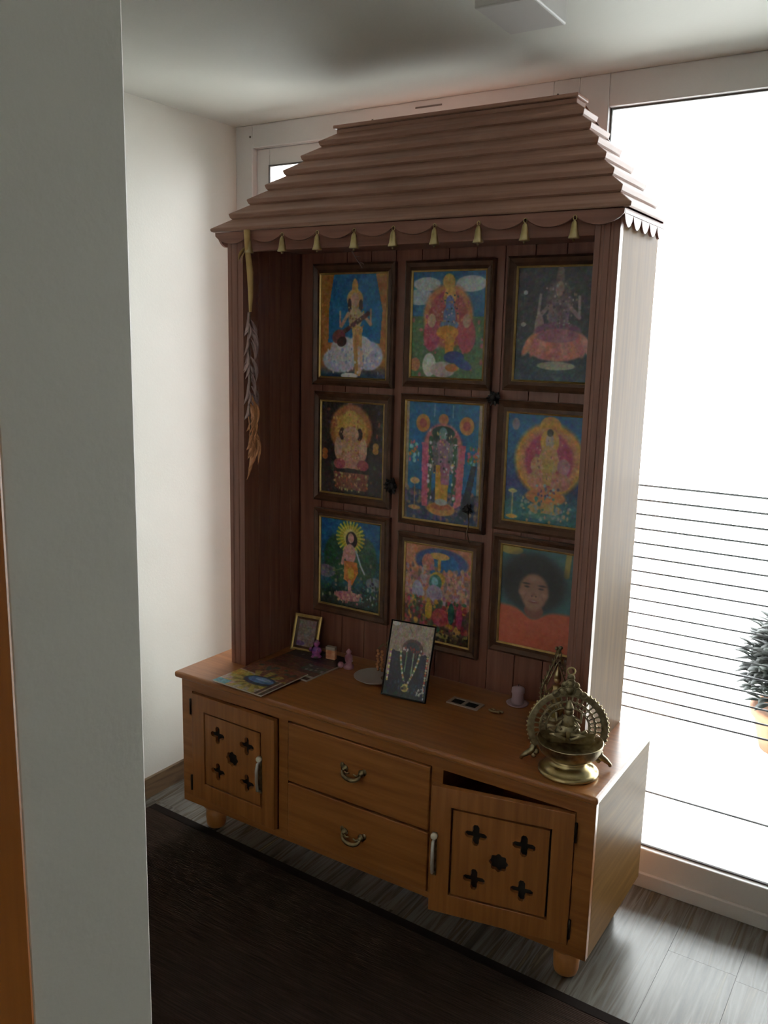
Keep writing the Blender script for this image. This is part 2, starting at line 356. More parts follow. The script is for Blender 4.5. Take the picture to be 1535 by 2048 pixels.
def door(x_h, z0, z1, wd, side, ang, mat):
    """hinged at x_h; side=+1 when the door runs to +x from the hinge"""
    X = Matrix.Translation((x_h, 0.029, 0)) @ Matrix.Rotation(ang, 4, 'Z')
    s0, s1 = (0.0, wd) if side > 0 else (-wd, 0.0)
    px0, px1 = (s0+0.058, s1-0.057) if side > 0 else (s0+0.057, s1-0.058)
    pz0, pz1 = z0+0.060, z1-0.056
    d = plate(rect(s0, s1, z0, z1), [rect(px0, px1, pz0, pz1)], -0.009, 0.010, 'door', mat, cab, X, 0.0015)
    cx, cz = (px0+px1)/2, (pz0+pz1)/2; o = 0.0665
    plate(rect(px0+0.0055, px1-0.0055, pz0+0.0055, pz1-0.0055), [cross(cx+i*o, cz+j*o) for i in (-1, 1) for j in (-1, 1)]+[flower(cx, cz)],
          -0.0075, 0.004, 'fretwork_panel', mat, d, X, 0.0008)
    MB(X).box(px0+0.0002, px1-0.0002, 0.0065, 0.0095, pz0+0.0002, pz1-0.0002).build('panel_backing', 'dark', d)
    hx = s1-0.058 if side > 0 else s0+0.013
    h = MB(X); zc = (z0+z1)/2-0.012
    h.box(hx-0.0075, hx+0.0075, -0.0125, -0.0092, zc-0.066, zc+0.066)
    hh = h.build('handle', 'bronze', d, 0.003)
    MB(X).tube([(hx, -0.012, zc-0.056), (hx, -0.026, zc-0.050), (hx, -0.029, zc-0.02), (hx, -0.029, zc+0.02), (hx, -0.024, zc+0.042), (hx, -0.012, zc+0.046)], [0.004, 0.005, 0.0055, 0.0055, 0.005, 0.004], 10).build('grip', 'steel', d)
    MB(X).lathe([(0.0095, 0), (0.0100, 0.006), (0.0085, 0.011), (0.003, 0.013)], (hx, -0.0125, zc+0.057), 16, Matrix.Rotation(PI/2, 3, 'X')).build('knob', 'cream_knob', d)
    for zz in (z0+0.05, z1-0.05):
        hxx = (0.0-0.004*side)
        MB(X).tube([(hxx, -0.010, zz-0.028), (hxx, -0.010, zz+0.028)], 0.0038, 8).build('hinge', 'hinge', d)
door(0.0605, 0.149, 0.531, 0.376, 1, -0.030, 'wood_z')
door(1.437, 0.149, 0.531, 0.391, -1, 0.205, 'wood_z')
for z0, z1 in ((0.3335, 0.5335), (0.1385, 0.3265)):
    dr = MB().box(0.4825, 1.0015, 0.022, 0.044, z0, z1).build('drawer', 'wood_x', cab, 0.003)
    bx = MB(); bx.box(0.49, 0.502, 0.0445, 0.42, z0+0.01, z1-0.03); bx.box(0.982, 0.994, 0.0445, 0.42, z0+0.01, z1-0.03); bx.box(0.502, 0.982, 0.0445, 0.42, z0+0.01, z0+0.02); bx.box(0.502, 0.982, 0.41, 0.42, z0+0.02, z1-0.03)
    bx.build('drawer_box', 'wood_y', dr)
    hc = ((0.7370, 0.434) if z0 > 0.3 else (0.7400, 0.222)); hm = MB()
    for sx in (-1, 1):
        hm.lathe([(0.0115, 0), (0.0115, 0.003), (0.006, 0.006), (0.0055, 0.013), (0.002, 0.015)], (hc[0]+sx*0.031, 0.022, hc[1]+0.010), 14, Matrix.Rotation(PI/2, 3, 'X'))
        hm.ball((hc[0]+sx*0.041, 0.0205, hc[1]+0.017), 0.008, 8, (1, 0.4, 1.3))
        hm.tube([(hc[0]+sx*0.030, 0.012, hc[1]+0.008), (hc[0]+sx*0.018, 0.009, hc[1]+0.002), (hc[0]+sx*0.008, 0.009, hc[1]+0.006)], [0.004, 0.003, 0.002], 7)
    hm.tube([(hc[0]+0.033*math.cos(t), 0.009-0.006*math.sin(-t), hc[1]+0.008+0.021*math.sin(t)) for t in [PI+PI*k/14 for k in range(15)]], [0.0036+0.0034*math.sin(PI*k/14) for k in range(15)], 8)
    hm.ball((hc[0], 0.0035, hc[1]-0.013), 0.0065, 8, (1.5, 0.8, 0.8))
    hm.build('bail_handle', 'bronze', dr)
for fx in (0.082, 1.410):
    for fy in (0.112, 0.425):
        MB().lathe([(0.022, 0.0), (0.032, 0.004), (0.035, 0.016), (0.037, 0.045), (0.035, 0.060), (0.028, 0.068), (0.029, 0.074), (0.046, 0.082), (0.049, 0.100), (0.044, 0.1165)], (fx, fy, 0.0), 28).build('foot', 'foot_wood', cab)

# ------------------------------------------------------------------ shrine upper part
XL, XR, YF, YB, ZT = 0.1026, 1.3948, 0.1776, 0.5015, 2.046
sh = thing('wooden_shrine', 'tall reddish-brown wooden prayer shrine with a stepped hipped roof', 'shrine', (0.75, 0.34, H))
Z0 = H+0.0005
def stile(x0, x1):
    # front post with two flutes, plan outline extruded upwards
    n = []; w = x1-x0
    for f0 in (0.22, 0.60):
        n.append((x0+w*f0, YF)); n.append((x0+w*(f0+0.03), YF+0.002)); n.append((x0+w*(f0+0.13), YF+0.002)); n.append((x0+w*(f0+0.16), YF))
    out = [(x0, YF)]+n+[(x1, YF), (x1, YF+0.022), (x0, YF+0.022)]
    m = len(out); vs = [(a, b, Z0) for a, b in out]+[(a, b, ZT) for a, b in out]
    fs = [(i, (i+1) % m, m+(i+1) % m, m+i) for i in range(m)]+[tuple(reversed(range(m))), tuple(range(m, 2*m))]
    MB().add(vs, fs).build('stile', 'red_z', sh)
stile(XL, XL+0.0645); stile(XR-0.0645, XR)
for s_, xa, xb in ((1, XL, XL+0.016), (-1, XR-0.016, XR)):
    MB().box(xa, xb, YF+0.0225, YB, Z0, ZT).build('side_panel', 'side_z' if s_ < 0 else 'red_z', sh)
# inner side lining boards
yy = YF+0.024; k = 0
while yy < YB-0.03:
    ye = min(yy+0.058, YB-0.018)
    MB().box(XL+0.0165, XL+0.060, yy, ye-0.0025, Z0, 2.02).build('lining_board', 'red_z', sh, 0.002)
    MB().box(XR-0.060, XR-0.0165, yy, ye-0.0025, Z0, 2.02).build('lining_board', 'red_z', sh, 0.002)
    yy = ye
bw = (XR-0.0605-(XL+0.0605))/12
for k in range(12):
    a = XL+0.0605+bw*k
    MB().box(a+0.001, a+bw-0.001, YB-0.016, YB-0.006, Z0, 2.03).build('back_board', 'red_z', sh, 0.002)
MB().box(XL+0.0165, XR-0.0165, YB-0.0055, YB, Z0, ZT).build('back_sheet', 'red_z', sh)
MB().box(XL+0.065, XR-0.065, YF, YF+0.021, 2.000, ZT).build('lintel', 'red_x', sh, 0.003)
MB().box(XL+0.0605, XR-0.0605, YF+0.0225, YB-0.0165, 2.021, 2.031).build('inner_top', 'red_x', sh)
# soffit
MB().box(0.082, 1.414, 0.150, YB-0.006, ZT+0.0005, ZT+0.012).build('soffit', 'red_x', sh)
# valance with scallops, bells hang from the cusps
BX = [0.2235+0.1332*i for i in range(9)]
def scallop(a, b, ends, z_top, z_c, z_l):
    pts = [(a, z_top), ]
    bot = []
    for u, v in zip(ends[:-1], ends[1:]):
        for t in range(11):
            s_ = t/10; bot.append((u+(v-u)*s_, z_c-(z_c-z_l)*math.sin(PI*s_)**0.7))
    # order counter-clockwise: bottom left to right, then top right, top left
    bot2 = [bot[0]]
    for p in bot[1:]:
        if abs(p[0]-bot2[-1][0]) > 1e-6: bot2.append(p)
    return bot2+[(b, z_top), (a, z_top)]
plate(scallop(0.082, 1.414, [0.0827]+BX+[1.4133], 2.0575, 2.046, 2.021), [], 0.142, 0.1495, 'valance', 'red_x', sh, bevel=0.001)
Ty = lambda xx: Matrix.Translation((xx, 0.148, 0)) @ Matrix.Rotation(PI/2, 4, 'Z')
plate(scallop(0.003, 0.345, [0.003+0.0684*i for i in range(6)], 2.0575, 2.046, 2.016), [], -0.004, 0.004, 'valance', 'red_y', sh, Ty(1.408), 0.001)
plate(scallop(0.003, 0.345, [0.003+0.0684*i for i in range(6)], 2.0575, 2.046, 2.016), [], -0.004, 0.004, 'valance', 'red_y', sh, Ty(0.088), 0.001)
# roof slats
YBK = 0.492; NT = 7
def lv(s): return 0.066+0.284*s, 1.432-0.264*s, 0.135+0.285*s, 2.070+0.335*s
def ring(s, dz, di=0): a, b, c_, z_ = lv(s); return (a+di, b-di, c_+di, z_+dz)
for k in range(NT):
    s0, s1 = k/NT, (k+1)/NT+0.045
    s1 = (k+1)/NT+0.03
    A = ring(s0, 0); B = ring(s1, -0.026); C_ = ring(s1, -0.040); E_ = ring(s0, -0.012, 0.004); F_ = ring(s0, -0.019, 0.011)
    if k == 0: E_ = ring(s0, -0.009, 0.001); F_ = ring(s0, -0.0115, 0.008); C_ = ring(s1, -0.040)
    prof = [A, B, C_, F_, E_]
    n = len(prof)
    vs = [(p[0], p[2], p[3]) for p in prof]+[(p[1], p[2], p[3]) for p in prof]
    fs = [(i, (i+1) % n, n+(i+1) % n, n+i) for i in range(n)]+[tuple(range(n)), tuple(reversed(range(n, 2*n)))]
    MB().add(vs, fs).build('roof_slat', 'roof_x', sh, 0.0025)
    for side in (0, 1):
        g = 0.0012 if side == 0 else -0.0012
        vs = [(p[side]+g, p[2]+0.0012, p[3]) for p in prof]+[(p[side]+g, YBK, p[3]) for p in prof]
        MB().add(vs, fs).build('roof_slat', 'roof_y', sh, 0.0015)
MB().box(0.345, 1.172, 0.412, YBK+0.004, 2.398, 2.409).build('ridge_cap', 'roof_x', sh, 0.003)
MB().box(0.353, 1.165, 0.423, YBK, 2.350, 2.3975).build('ridge_board', 'roof_x', sh, 0.002)
bk = [(0.09, 2.062), (1.41, 2.062), (1.165, 2.392), (0.355, 2.392)]
MB().add([(a, YBK+0.0005, z) for a, z in bk]+[(a, YBK+0.0065, z) for a, z in bk], [(0, 1, 2, 3), (7, 6, 5, 4), (0, 4, 5, 1), (1, 5, 6, 2), (2, 6, 7, 3), (3, 7, 4, 0)]).build('roof_back_panel', 'red_x', sh)

# ------------------------------------------------------------------ bells
def bell(x, lab):
    yb, zt = 0.1300, 2.050
    t = thing('brass_bell', lab, 'bell', (x, yb, zt-0.056), 'small brass bells hanging from the scalloped valance')
    MB().lathe([(0.0140, -0.008), (0.0145, -0.006), (0.0112, 0.002), (0.0088, 0.018), (0.0070, 0.030), (0.0034, 0.035), (0.0015, 0.036)], (x, yb, zt-0.053), 18).build('bell_body', 'brass', t)
    MB().tube([(x+0.0045*math.cos(a), yb, zt-0.0115+0.0058*math.sin(a)) for a in [2*PI*k/12 for k in range(12)]], 0.0012, 6, True).build('hanging_ring', 'brass', t)
    MB().tube([(x, yb, zt-0.050), (x, yb, zt-0.064)], 0.0012, 6).ball((x, yb, zt-0.065), 0.0038, 8).build('clapper', 'brass_old', t)
names = ['brass bell at the left end of the scalloped valance, beside the dry leaf garland',
 'brass bell hanging just right of the dry leaf garland', 'third brass bell from the left on the valance',
 'brass bell above the left edge of the sitar-player picture, fourth from the left', 'middle brass bell, fifth along the valance',
 'sixth brass bell from the left, above the centre picture column', 'third brass bell from the right end of the valance',
 'second brass bell from the right end of the valance', 'brass bell at the right end of the valance near the right post']
names[3] = 'fourth brass bell from the left, above the gap between left and centre pictures'
for i in range(9): bell(0.235+0.1324*i, names[i])

# ------------------------------------------------------------------ printed pictures
class Art:
    def __init__(s, bgc, w=120, h=150, tx=1.0):
        s.tx = tx
        s.w, s.h = w, h; s.U, s.V = np.meshgrid((np.arange(w)+0.5)/w, (np.arange(h)+0.5)/h)
        s.A = np.zeros((h, w, 3)); s.A[:] = np.array(bgc, float); s.rs = np.random.RandomState(3)
    def put(s, m, c):
        m = np.clip(m, 0, 1)[..., None]; s.A = s.A*(1-m)+np.array(c, float)*m; return s
    def E(s, cx, cy, rx, ry, c, rot=0, soft=0.12, a=1.0):
        du, dv = s.U-cx, (s.V-cy); ca, sa = math.cos(rot), math.sin(rot)
        x, y = du*ca+dv*sa*1.25, -du*sa/1.25*1.0+dv*ca
        d = np.sqrt((x/rx)**2+(y/ry)**2); return s.put((1-d)/soft*a+0.0, c) if a == 1 else s.put(np.clip((1-d)/soft, 0, 1)*a, c)
    def R(s, cx, cy, rx, ry, c, t=0.15):
        d = np.sqrt(((s.U-cx)/rx)**2+((s.V-cy)/ry)**2); return s.put((t-np.abs(d-1))/0.05, c)
    def G(s, v0, v1, c, a=1.0):
        return s.put(np.clip((s.V-v0)/(v1-v0), 0, 1)*a, c)
    def L(s, x0, y0, x1, y1, w, c):
        dx, dy = x1-x0, (y1-y0); t = np.clip(((s.U-x0)*dx+(s.V-y0)*dy)/(dx*dx+dy*dy), 0, 1)
        d = np.hypot(s.U-x0-t*dx, (s.V-y0-t*dy)*1.25); return s.put((w-d)/(0.012), c)
    def P(s, pts, c):
        m = np.zeros_like(s.U, bool); n = len(pts)
        for i in range(n):
            x0, y0 = pts[i]; x1, y1 = pts[(i+1) % n]
            cnd = ((y0 > s.V) != (y1 > s.V)); xx = (x1-x0)*(s.V-y0)/((y1-y0) or 1e-9)+x0; m ^= cnd & (s.U < xx)
        return s.put(m.astype(float), c)
    def dots(s, n, x0, x1, y0, y1, cols, r=0.014):
        for _ in range(n):
            s.E(s.rs.uniform(x0, x1), s.rs.uniform(y0, y1), r*s.rs.uniform(0.5, 1.3), r*s.rs.uniform(0.5, 1.3), cols[s.rs.randint(len(cols))], 0, 0.4)
        return s
    def rays(s, cx, cy, r0, r1, n, c):
        an = np.arctan2((s.V-cy)*1.25, s.U-cx); d = np.hypot(s.U-cx, (s.V-cy)*1.25)
        return s.put((np.cos(an*n) > 0.0)*(d > r0)*(d < r1)*0.9, c)
SK = (222, 170, 140); GOLD = (224, 178, 76); WH = (232, 228, 236); PK = (206, 110, 128)
def art_sarasvati():      # seated musician in white on an orange and blue ground
    a = Art((206, 132, 62)); a.P([(0.2, 0), (0.82, 0), (0.93, 0.35), (0.9, 0.66), (0.12, 0.66), (0.13, 0.3)], (22, 122, 190))
    a.G(0.86, 0.97, (44, 74, 110)); a.E(0.3, 0.83, 0.28, 0.13, (206, 210, 232)).E(0.74, 0.78, 0.22, 0.15, (196, 202, 236)).E(0.36, 0.74, 0.22, 0.15, (216, 216, 224)).E(0.6, 0.7, 0.2, 0.12, WH)
    a.E(0.52, 0.14, 0.05, 0.1, (228, 170, 84)).E(0.52, 0.24, 0.13, 0.1, (238, 178, 84), a=0.9).E(0.52, 0.25, 0.065, 0.075, SK).E(0.44, 0.3, 0.03, 0.07, (60, 36, 30)).E(0.61, 0.3, 0.03, 0.06, (60, 36, 30))
    a.E(0.53, 0.42, 0.11, 0.11, (214, 178, 132)).L(0.42, 0.38, 0.32, 0.5, 0.03, SK).L(0.3, 0.5, 0.3, 0.36, 0.02, SK).L(0.64, 0.38, 0.76, 0.48, 0.03, SK).L(0.76, 0.48, 0.76, 0.34, 0.02, SK)
    a.P([(0.48, 0.5), (0.64, 0.5), (0.62, 0.98), (0.54, 0.98)], (222, 166, 90)).E(0.6, 0.82, 0.07, 0.14, (232, 196, 180)).L(0.54, 0.6, 0.56, 0.95, 0.03, (206, 150, 60))
    a.L(0.22, 0.62, 0.72, 0.38, 0.035, (96, 52, 52)).E(0.28, 0.60, 0.11, 0.07, (156, 78, 86), -0.4).E(0.33, 0.65, 0.08, 0.05, (60, 34, 36), -0.4)
    a.dots(40, 0.4, 0.66, 0.3, 0.56, [GOLD, (236, 210, 170), (176, 104, 70)], 0.012).dots(50, 0.1, 0.9, 0.72, 0.95, [(240, 240, 250), (150, 170, 214), (232, 214, 220)], 0.02)
    a.E(0.45, 0.98, 0.14, 0.03, WH); return a
def art_peacock():        # seated deity with red arch, peacock below
    a = Art((120, 160, 190)); a.G(0.0, 0.2, (40, 120, 170), 1).put((a.V < 0.08)*1.0, (30, 110, 170)); a.E(0.2, 0.12, 0.2, 0.07, (206, 214, 220)).E(0.8, 0.12, 0.22, 0.08, (206, 214, 220)).E(0.1, 0.24, 0.2, 0.08, (180, 200, 214))
    a.put((a.V > 0.42)*1.0, (88, 130, 84)).dots(60, 0, 1, 0.42, 0.98, [(60, 104, 62), (126, 150, 90), (200, 120, 120)], 0.03)
    a.E(0.5, 0.42, 0.36, 0.32, (224, 150, 92)).E(0.5, 0.44, 0.29, 0.28, (200, 92, 92)).E(0.5, 0.1, 0.09, 0.08, (226, 180, 84)).dots(60, 0.2, 0.8, 0.22, 0.7, [(230, 160, 110), (196, 80, 110), (220, 120, 130)], 0.02)
    a.E(0.28, 0.6, 0.12, 0.16, (204, 80, 110)).E(0.76, 0.6, 0.13, 0.17, (206, 84, 104)).E(0.28, 0.46, 0.06, 0.07, SK).E(0.76, 0.46, 0.06, 0.07, SK)
    a.E(0.52, 0.24, 0.09, 0.1, (238, 190, 90)).E(0.52, 0.3, 0.06, 0.08, (110, 130, 196)).E(0.52, 0.42, 0.09, 0.12, (120, 140, 200)).L(0.44, 0.5, 0.6, 0.5, 0.05, (120, 140, 190))
    a.E(0.5, 0.57, 0.16, 0.07, (232, 156, 44)).P([(0.46, 0.56), (0.62, 0.56), (0.58, 0.78), (0.48, 0.78)], (236, 160, 50)).dots(40, 0.4, 0.64, 0.2, 0.52, [GOLD, (236, 200, 210), (40, 60, 70)], 0.012)
    a.E(0.26, 0.88, 0.1, 0.12, (226, 226, 222)).E(0.45, 0.92, 0.18, 0.08, (206, 190, 186)).E(0.58, 0.9, 0.1, 0.04, (216, 136, 70)).E(0.6, 0.8, 0.15, 0.06, (54, 70, 150)).E(0.72, 0.86, 0.14, 0.05, (60, 90, 170), 0.4)
    a.E(0.06, 0.88, 0.08, 0.07, (216, 140, 90)); return a
def art_lotus():          # seated figure with four arms on a pink lotus, dark ground
    a = Art((64, 66, 74)); a.G(0.6, 1.0, (40, 78, 96)); a.E(0.5, 0.1, 0.05, 0.12, (132, 112, 108)).E(0.5, 0.3, 0.16, 0.2, (110, 96, 104)).E(0.5, 0.19, 0.055, 0.07, (176, 140, 126))
    a.E(0.5, 0.42, 0.13, 0.16, (132, 112, 124)).L(0.38, 0.34, 0.26, 0.44, 0.03, (150, 128, 132)).L(0.26, 0.44, 0.28, 0.24, 0.022, (176, 156, 156)).L(0.62, 0.34, 0.74, 0.44, 0.03, (150, 128, 132)).L(0.74, 0.44, 0.73, 0.26, 0.022, (176, 156, 156))
    a.E(0.28, 0.52, 0.06, 0.12, (168, 144, 140)).E(0.5, 0.57, 0.3, 0.1, (140, 84, 116)); a.E(0.5, 0.68, 0.4, 0.15, (226, 128, 118))
    for k in range(9): a.E(0.16+0.085*k, 0.68, 0.05, 0.13, [(238, 140, 112), (220, 116, 118), (232, 150, 138)][k % 3], 0.5-0.125*k, 0.3)
    a.E(0.5, 0.6, 0.26, 0.06, (180, 104, 128)).E(0.5, 0.86, 0.24, 0.04, (176, 176, 150)).L(0.09, 0.05, 0.09, 0.5, 0.006, (150, 150, 150)).E(0.1, 0.22, 0.03, 0.02, (200, 200, 200)).E(0.09, 0.5, 0.035, 0.02, (170, 170, 170)).L(0.91, 0.05, 0.91, 0.5, 0.006, (150, 150, 150))
    a.dots(60, 0.3, 0.7, 0.15, 0.55, [(150, 130, 120), (186, 170, 170), (90, 70, 84)], 0.014); return a
def art_ganesha():        # elephant-headed seated figure with orange halo
    a = Art((58, 44, 40)); a.dots(60, 0, 1, 0, 1, [(84, 96, 66), (150, 84, 60), (70, 60, 90)], 0.03)
    a.E(0.48, 0.3, 0.36, 0.3, (196, 116, 60)).E(0.48, 0.32, 0.28, 0.24, (226, 170, 74)).E(0.48, 0.2, 0.14, 0.12, (232, 186, 80)).dots(50, 0.2, 0.76, 0.1, 0.45, [(238, 190, 96), (200, 110, 60), (226, 150, 60)], 0.02)
    a.E(0.34, 0.34, 0.05, 0.07, (70, 44, 40)).E(0.62, 0.34, 0.05, 0.07, (70, 44, 40)).E(0.48, 0.34, 0.14, 0.09, (222, 168, 130)).E(0.48, 0.46, 0.15, 0.12, (214, 160, 120)).E(0.28, 0.5, 0.07, 0.13, SK).E(0.68, 0.5, 0.07, 0.13, SK)
    a.L(0.48, 0.36, 0.45, 0.52, 0.035, (226, 170, 120)).E(0.48, 0.64, 0.2, 0.12, (216, 150, 120)).E(0.3, 0.67, 0.1, 0.06, (196, 84, 90)).E(0.68, 0.67, 0.1, 0.06, (196, 84, 90)).E(0.48, 0.74, 0.16, 0.03, (60, 40, 38))
    a.P([(0.2, 0.76), (0.78, 0.76), (0.74, 0.95), (0.26, 0.95)], (150, 84, 60)).dots(60, 0.22, 0.76, 0.76, 0.96, [(220, 110, 70), (216, 160, 110), (206, 190, 120), (120, 50, 50)], 0.018)
    a.dots(50, 0.32, 0.64, 0.3, 0.7, [GOLD, (236, 190, 150), (176, 90, 80)], 0.012)
    for y in (0.55, 0.6): a.E(0.06, y, 0.05, 0.04, (216, 130, 60)).E(0.88, y-0.1, 0.05, 0.04, (206, 140, 60))
    return a
def art_vishnu():         # standing garlanded figure, pink arch, blue ground
    a = Art((26, 116, 178)); a.put((a.U < 0.04)+(a.U > 0.95)*1.0, (176, 156, 130)); a.put((a.V > 0.74)*0.7, (70, 60, 90)); a.dots(90, 0.02, 0.98, 0.72, 0.99, [(110, 90, 130), (60, 70, 90), (150, 120, 110)], 0.03)
    for x in (0.38, 0.62): a.L(x, 0.02, x, 0.12, 0.01, (190, 226, 240))
    for x in (0.23, 0.8): a.E(x, 0.18, 0.1, 0.08, (226, 154, 80)).E(x, 0.18, 0.05, 0.04, (196, 90, 80))
    a.E(0.5, 0.14, 0.07, 0.05, (206, 140, 90)).E(0.5, 0.36, 0.27, 0.2, (220, 128, 128)).P([(0.22, 0.34), (0.32, 0.34), (0.32, 0.88), (0.24, 0.88)], (222, 100, 140)).P([(0.7, 0.34), (0.8, 0.34), (0.76, 0.84), (0.66, 0.88)], (222, 106, 130))
    a.E(0.5, 0.38, 0.19, 0.15, (70, 84, 74)).E(0.5, 0.25, 0.16, 0.06, (46, 84, 70)).E(0.5, 0.26, 0.06, 0.06, (120, 170, 170)).E(0.5, 0.42, 0.12, 0.13, (166, 128, 150)).E(0.38, 0.45, 0.07, 0.14, (120, 110, 120)).E(0.64, 0.45, 0.07, 0.14, (130, 130, 140))
    a.P([(0.42, 0.52), (0.6, 0.52), (0.58, 0.82), (0.42, 0.82)], (230, 168, 54)).P([(0.47, 0.5), (0.6, 0.5), (0.6, 0.68), (0.49, 0.68)], (176, 110, 140))
    for x in (0.34, 0.66): a.L(x, 0.3, x, 0.8, 0.03, (60, 104, 76)).dots(12, x-0.03, x+0.03, 0.3, 0.82, [WH, (226, 226, 240), (226, 120, 140)], 0.02)
    a.E(0.5, 0.89, 0.2, 0.06, (230, 156, 80)).E(0.5, 0.87, 0.15, 0.03, (196, 100, 60)).E(0.5, 0.83, 0.09, 0.03, (200, 196, 200)).dots(70, 0.3, 0.7, 0.2, 0.6, [(226, 150, 160), (226, 196, 120), (60, 90, 80), (210, 220, 226)], 0.013)
    for x in (0.12, 0.9): a.dots(26, x-0.07, x+0.06, 0.34, 0.5, [(226, 110, 140), (70, 150, 100), (220, 130, 60), (150, 220, 230)], 0.022)
    a.L(0.14, 0.66, 0.14, 0.9, 0.012, (206, 160, 120)).E(0.14, 0.67, 0.07, 0.03, (226, 190, 120)).E(0.14, 0.9, 0.09, 0.02, (206, 150, 90)).P([(0.88, 0.5), (0.94, 0.5), (0.84, 0.96), (0.74, 0.92)], (24, 40, 60))
    return a
def art_ayyappa():        # seated figure in a golden ring
    a = Art((20, 106, 170)); a.G(0.35, 0.62, (48, 58, 130), 0.9).G(0.66, 0.85, (40, 120, 130)); a.E(0.52, 0.09, 0.13, 0.08, (220, 156, 70)).E(0.52, 0.41, 0.44, 0.36, (232, 166, 56)).E(0.52, 0.41, 0.38, 0.31, (226, 150, 96)).E(0.52, 0.41, 0.31, 0.26, (196, 66, 100))
    a.E(0.52, 0.24, 0.12, 0.12, (226, 176, 70)).E(0.52, 0.24, 0.055, 0.08, (206, 176, 160)).E(0.52, 0.16, 0.04, 0.035, (70, 60, 60)).E(0.52, 0.42, 0.13, 0.15, (214, 168, 104)).E(0.37, 0.46, 0.07, 0.08, (216, 156, 110)).E(0.7, 0.46, 0.08, 0.08, (196, 130, 140)).E(0.4, 0.6, 0.14, 0.09, (220, 150, 110)).E(0.66, 0.6, 0.14, 0.09, (216, 146, 120))
    a.P([(0.44, 0.4), (0.58, 0.4), (0.56, 0.64), (0.46, 0.64)], (206, 166, 80)).E(0.5, 0.75, 0.26, 0.08, (226, 140, 76)).dots(30, 0.36, 0.66, 0.64, 0.76, [(90, 60, 110), (160, 200, 200), (226, 130, 110)], 0.018).E(0.5, 0.86, 0.22, 0.06, (206, 170, 100)).E(0.5, 0.93, 0.3, 0.03, (90, 150, 140))
    a.dots(60, 0.22, 0.8, 0.76, 0.98, [(150, 176, 170), (60, 130, 130), (196, 176, 130)], 0.022).dots(40, 0.36, 0.68, 0.2, 0.6, [(236, 200, 120), (150, 100, 90), (226, 170, 140)], 0.012).E(0.1, 0.72, 0.06, 0.02, (206, 206, 120)).L(0.1, 0.72, 0.1, 0.95, 0.015, (200, 190, 130)).E(0.1, 0.96, 0.08, 0.02, (220, 170, 70)).E(0.1, 0.1, 0.05, 0.06, (150, 140, 160)); return a
def art_young():          # standing youth with yellow rayed halo in a forest
    a = Art((20, 104, 168)); a.put(np.clip((a.V-0.25)*4, 0, 1)*0.7, (44, 96, 88)); a.E(0.3, 0.45, 0.25, 0.3, (44, 92, 56), a=0.9).E(0.75, 0.42, 0.2, 0.26, (60, 104, 70), a=0.9).G(0.72, 0.86, (46, 62, 54))
    a.E(0.1, 0.62, 0.16, 0.08, (120, 120, 140)).E(0.9, 0.68, 0.14, 0.08, (130, 146, 156)).dots(90, 0.02, 0.98, 0.35, 0.95, [(50, 100, 60), (84, 120, 70), (150, 150, 120), (60, 70, 96)], 0.022)
    a.E(0.5, 0.19, 0.24, 0.17, (96, 150, 60), a=0.9).E(0.5, 0.19, 0.19, 0.145, (196, 180, 50)).rays(0.5, 0.19, 0.1, 0.24, 24, (240, 222, 70)).E(0.5, 0.19, 0.12, 0.1, (236, 220, 120))
    a.E(0.52, 0.22, 0.1, 0.1, (56, 34, 34)).E(0.51, 0.2, 0.055, 0.06, (226, 160, 150)).E(0.5, 0.38, 0.1, 0.12, (226, 160, 150)).L(0.42, 0.32, 0.37, 0.5, 0.03, (226, 160, 146)).L(0.6, 0.34, 0.68, 0.5, 0.02, (200, 210, 226)).L(0.68, 0.5, 0.74, 0.58, 0.02, (200, 220, 236))
    a.P([(0.4, 0.47), (0.62, 0.47), (0.64, 0.58), (0.54, 0.74), (0.4, 0.68)], (238, 128, 44)).E(0.52, 0.6, 0.06, 0.08, (240, 176, 50)).L(0.5, 0.7, 0.5, 0.84, 0.035, (222, 150, 140)).L(0.18, 0.62, 0.38, 0.56, 0.008, (190, 200, 80))
    a.E(0.48, 0.87, 0.24, 0.06, (206, 120, 130)).dots(40, 0.25, 0.72, 0.82, 0.95, [(226, 150, 150), (176, 90, 100), (236, 180, 150)], 0.022).dots(50, 0.66, 0.95, 0.7, 0.95, [(60, 130, 130), (170, 190, 190), (56, 84, 70)], 0.018); return a
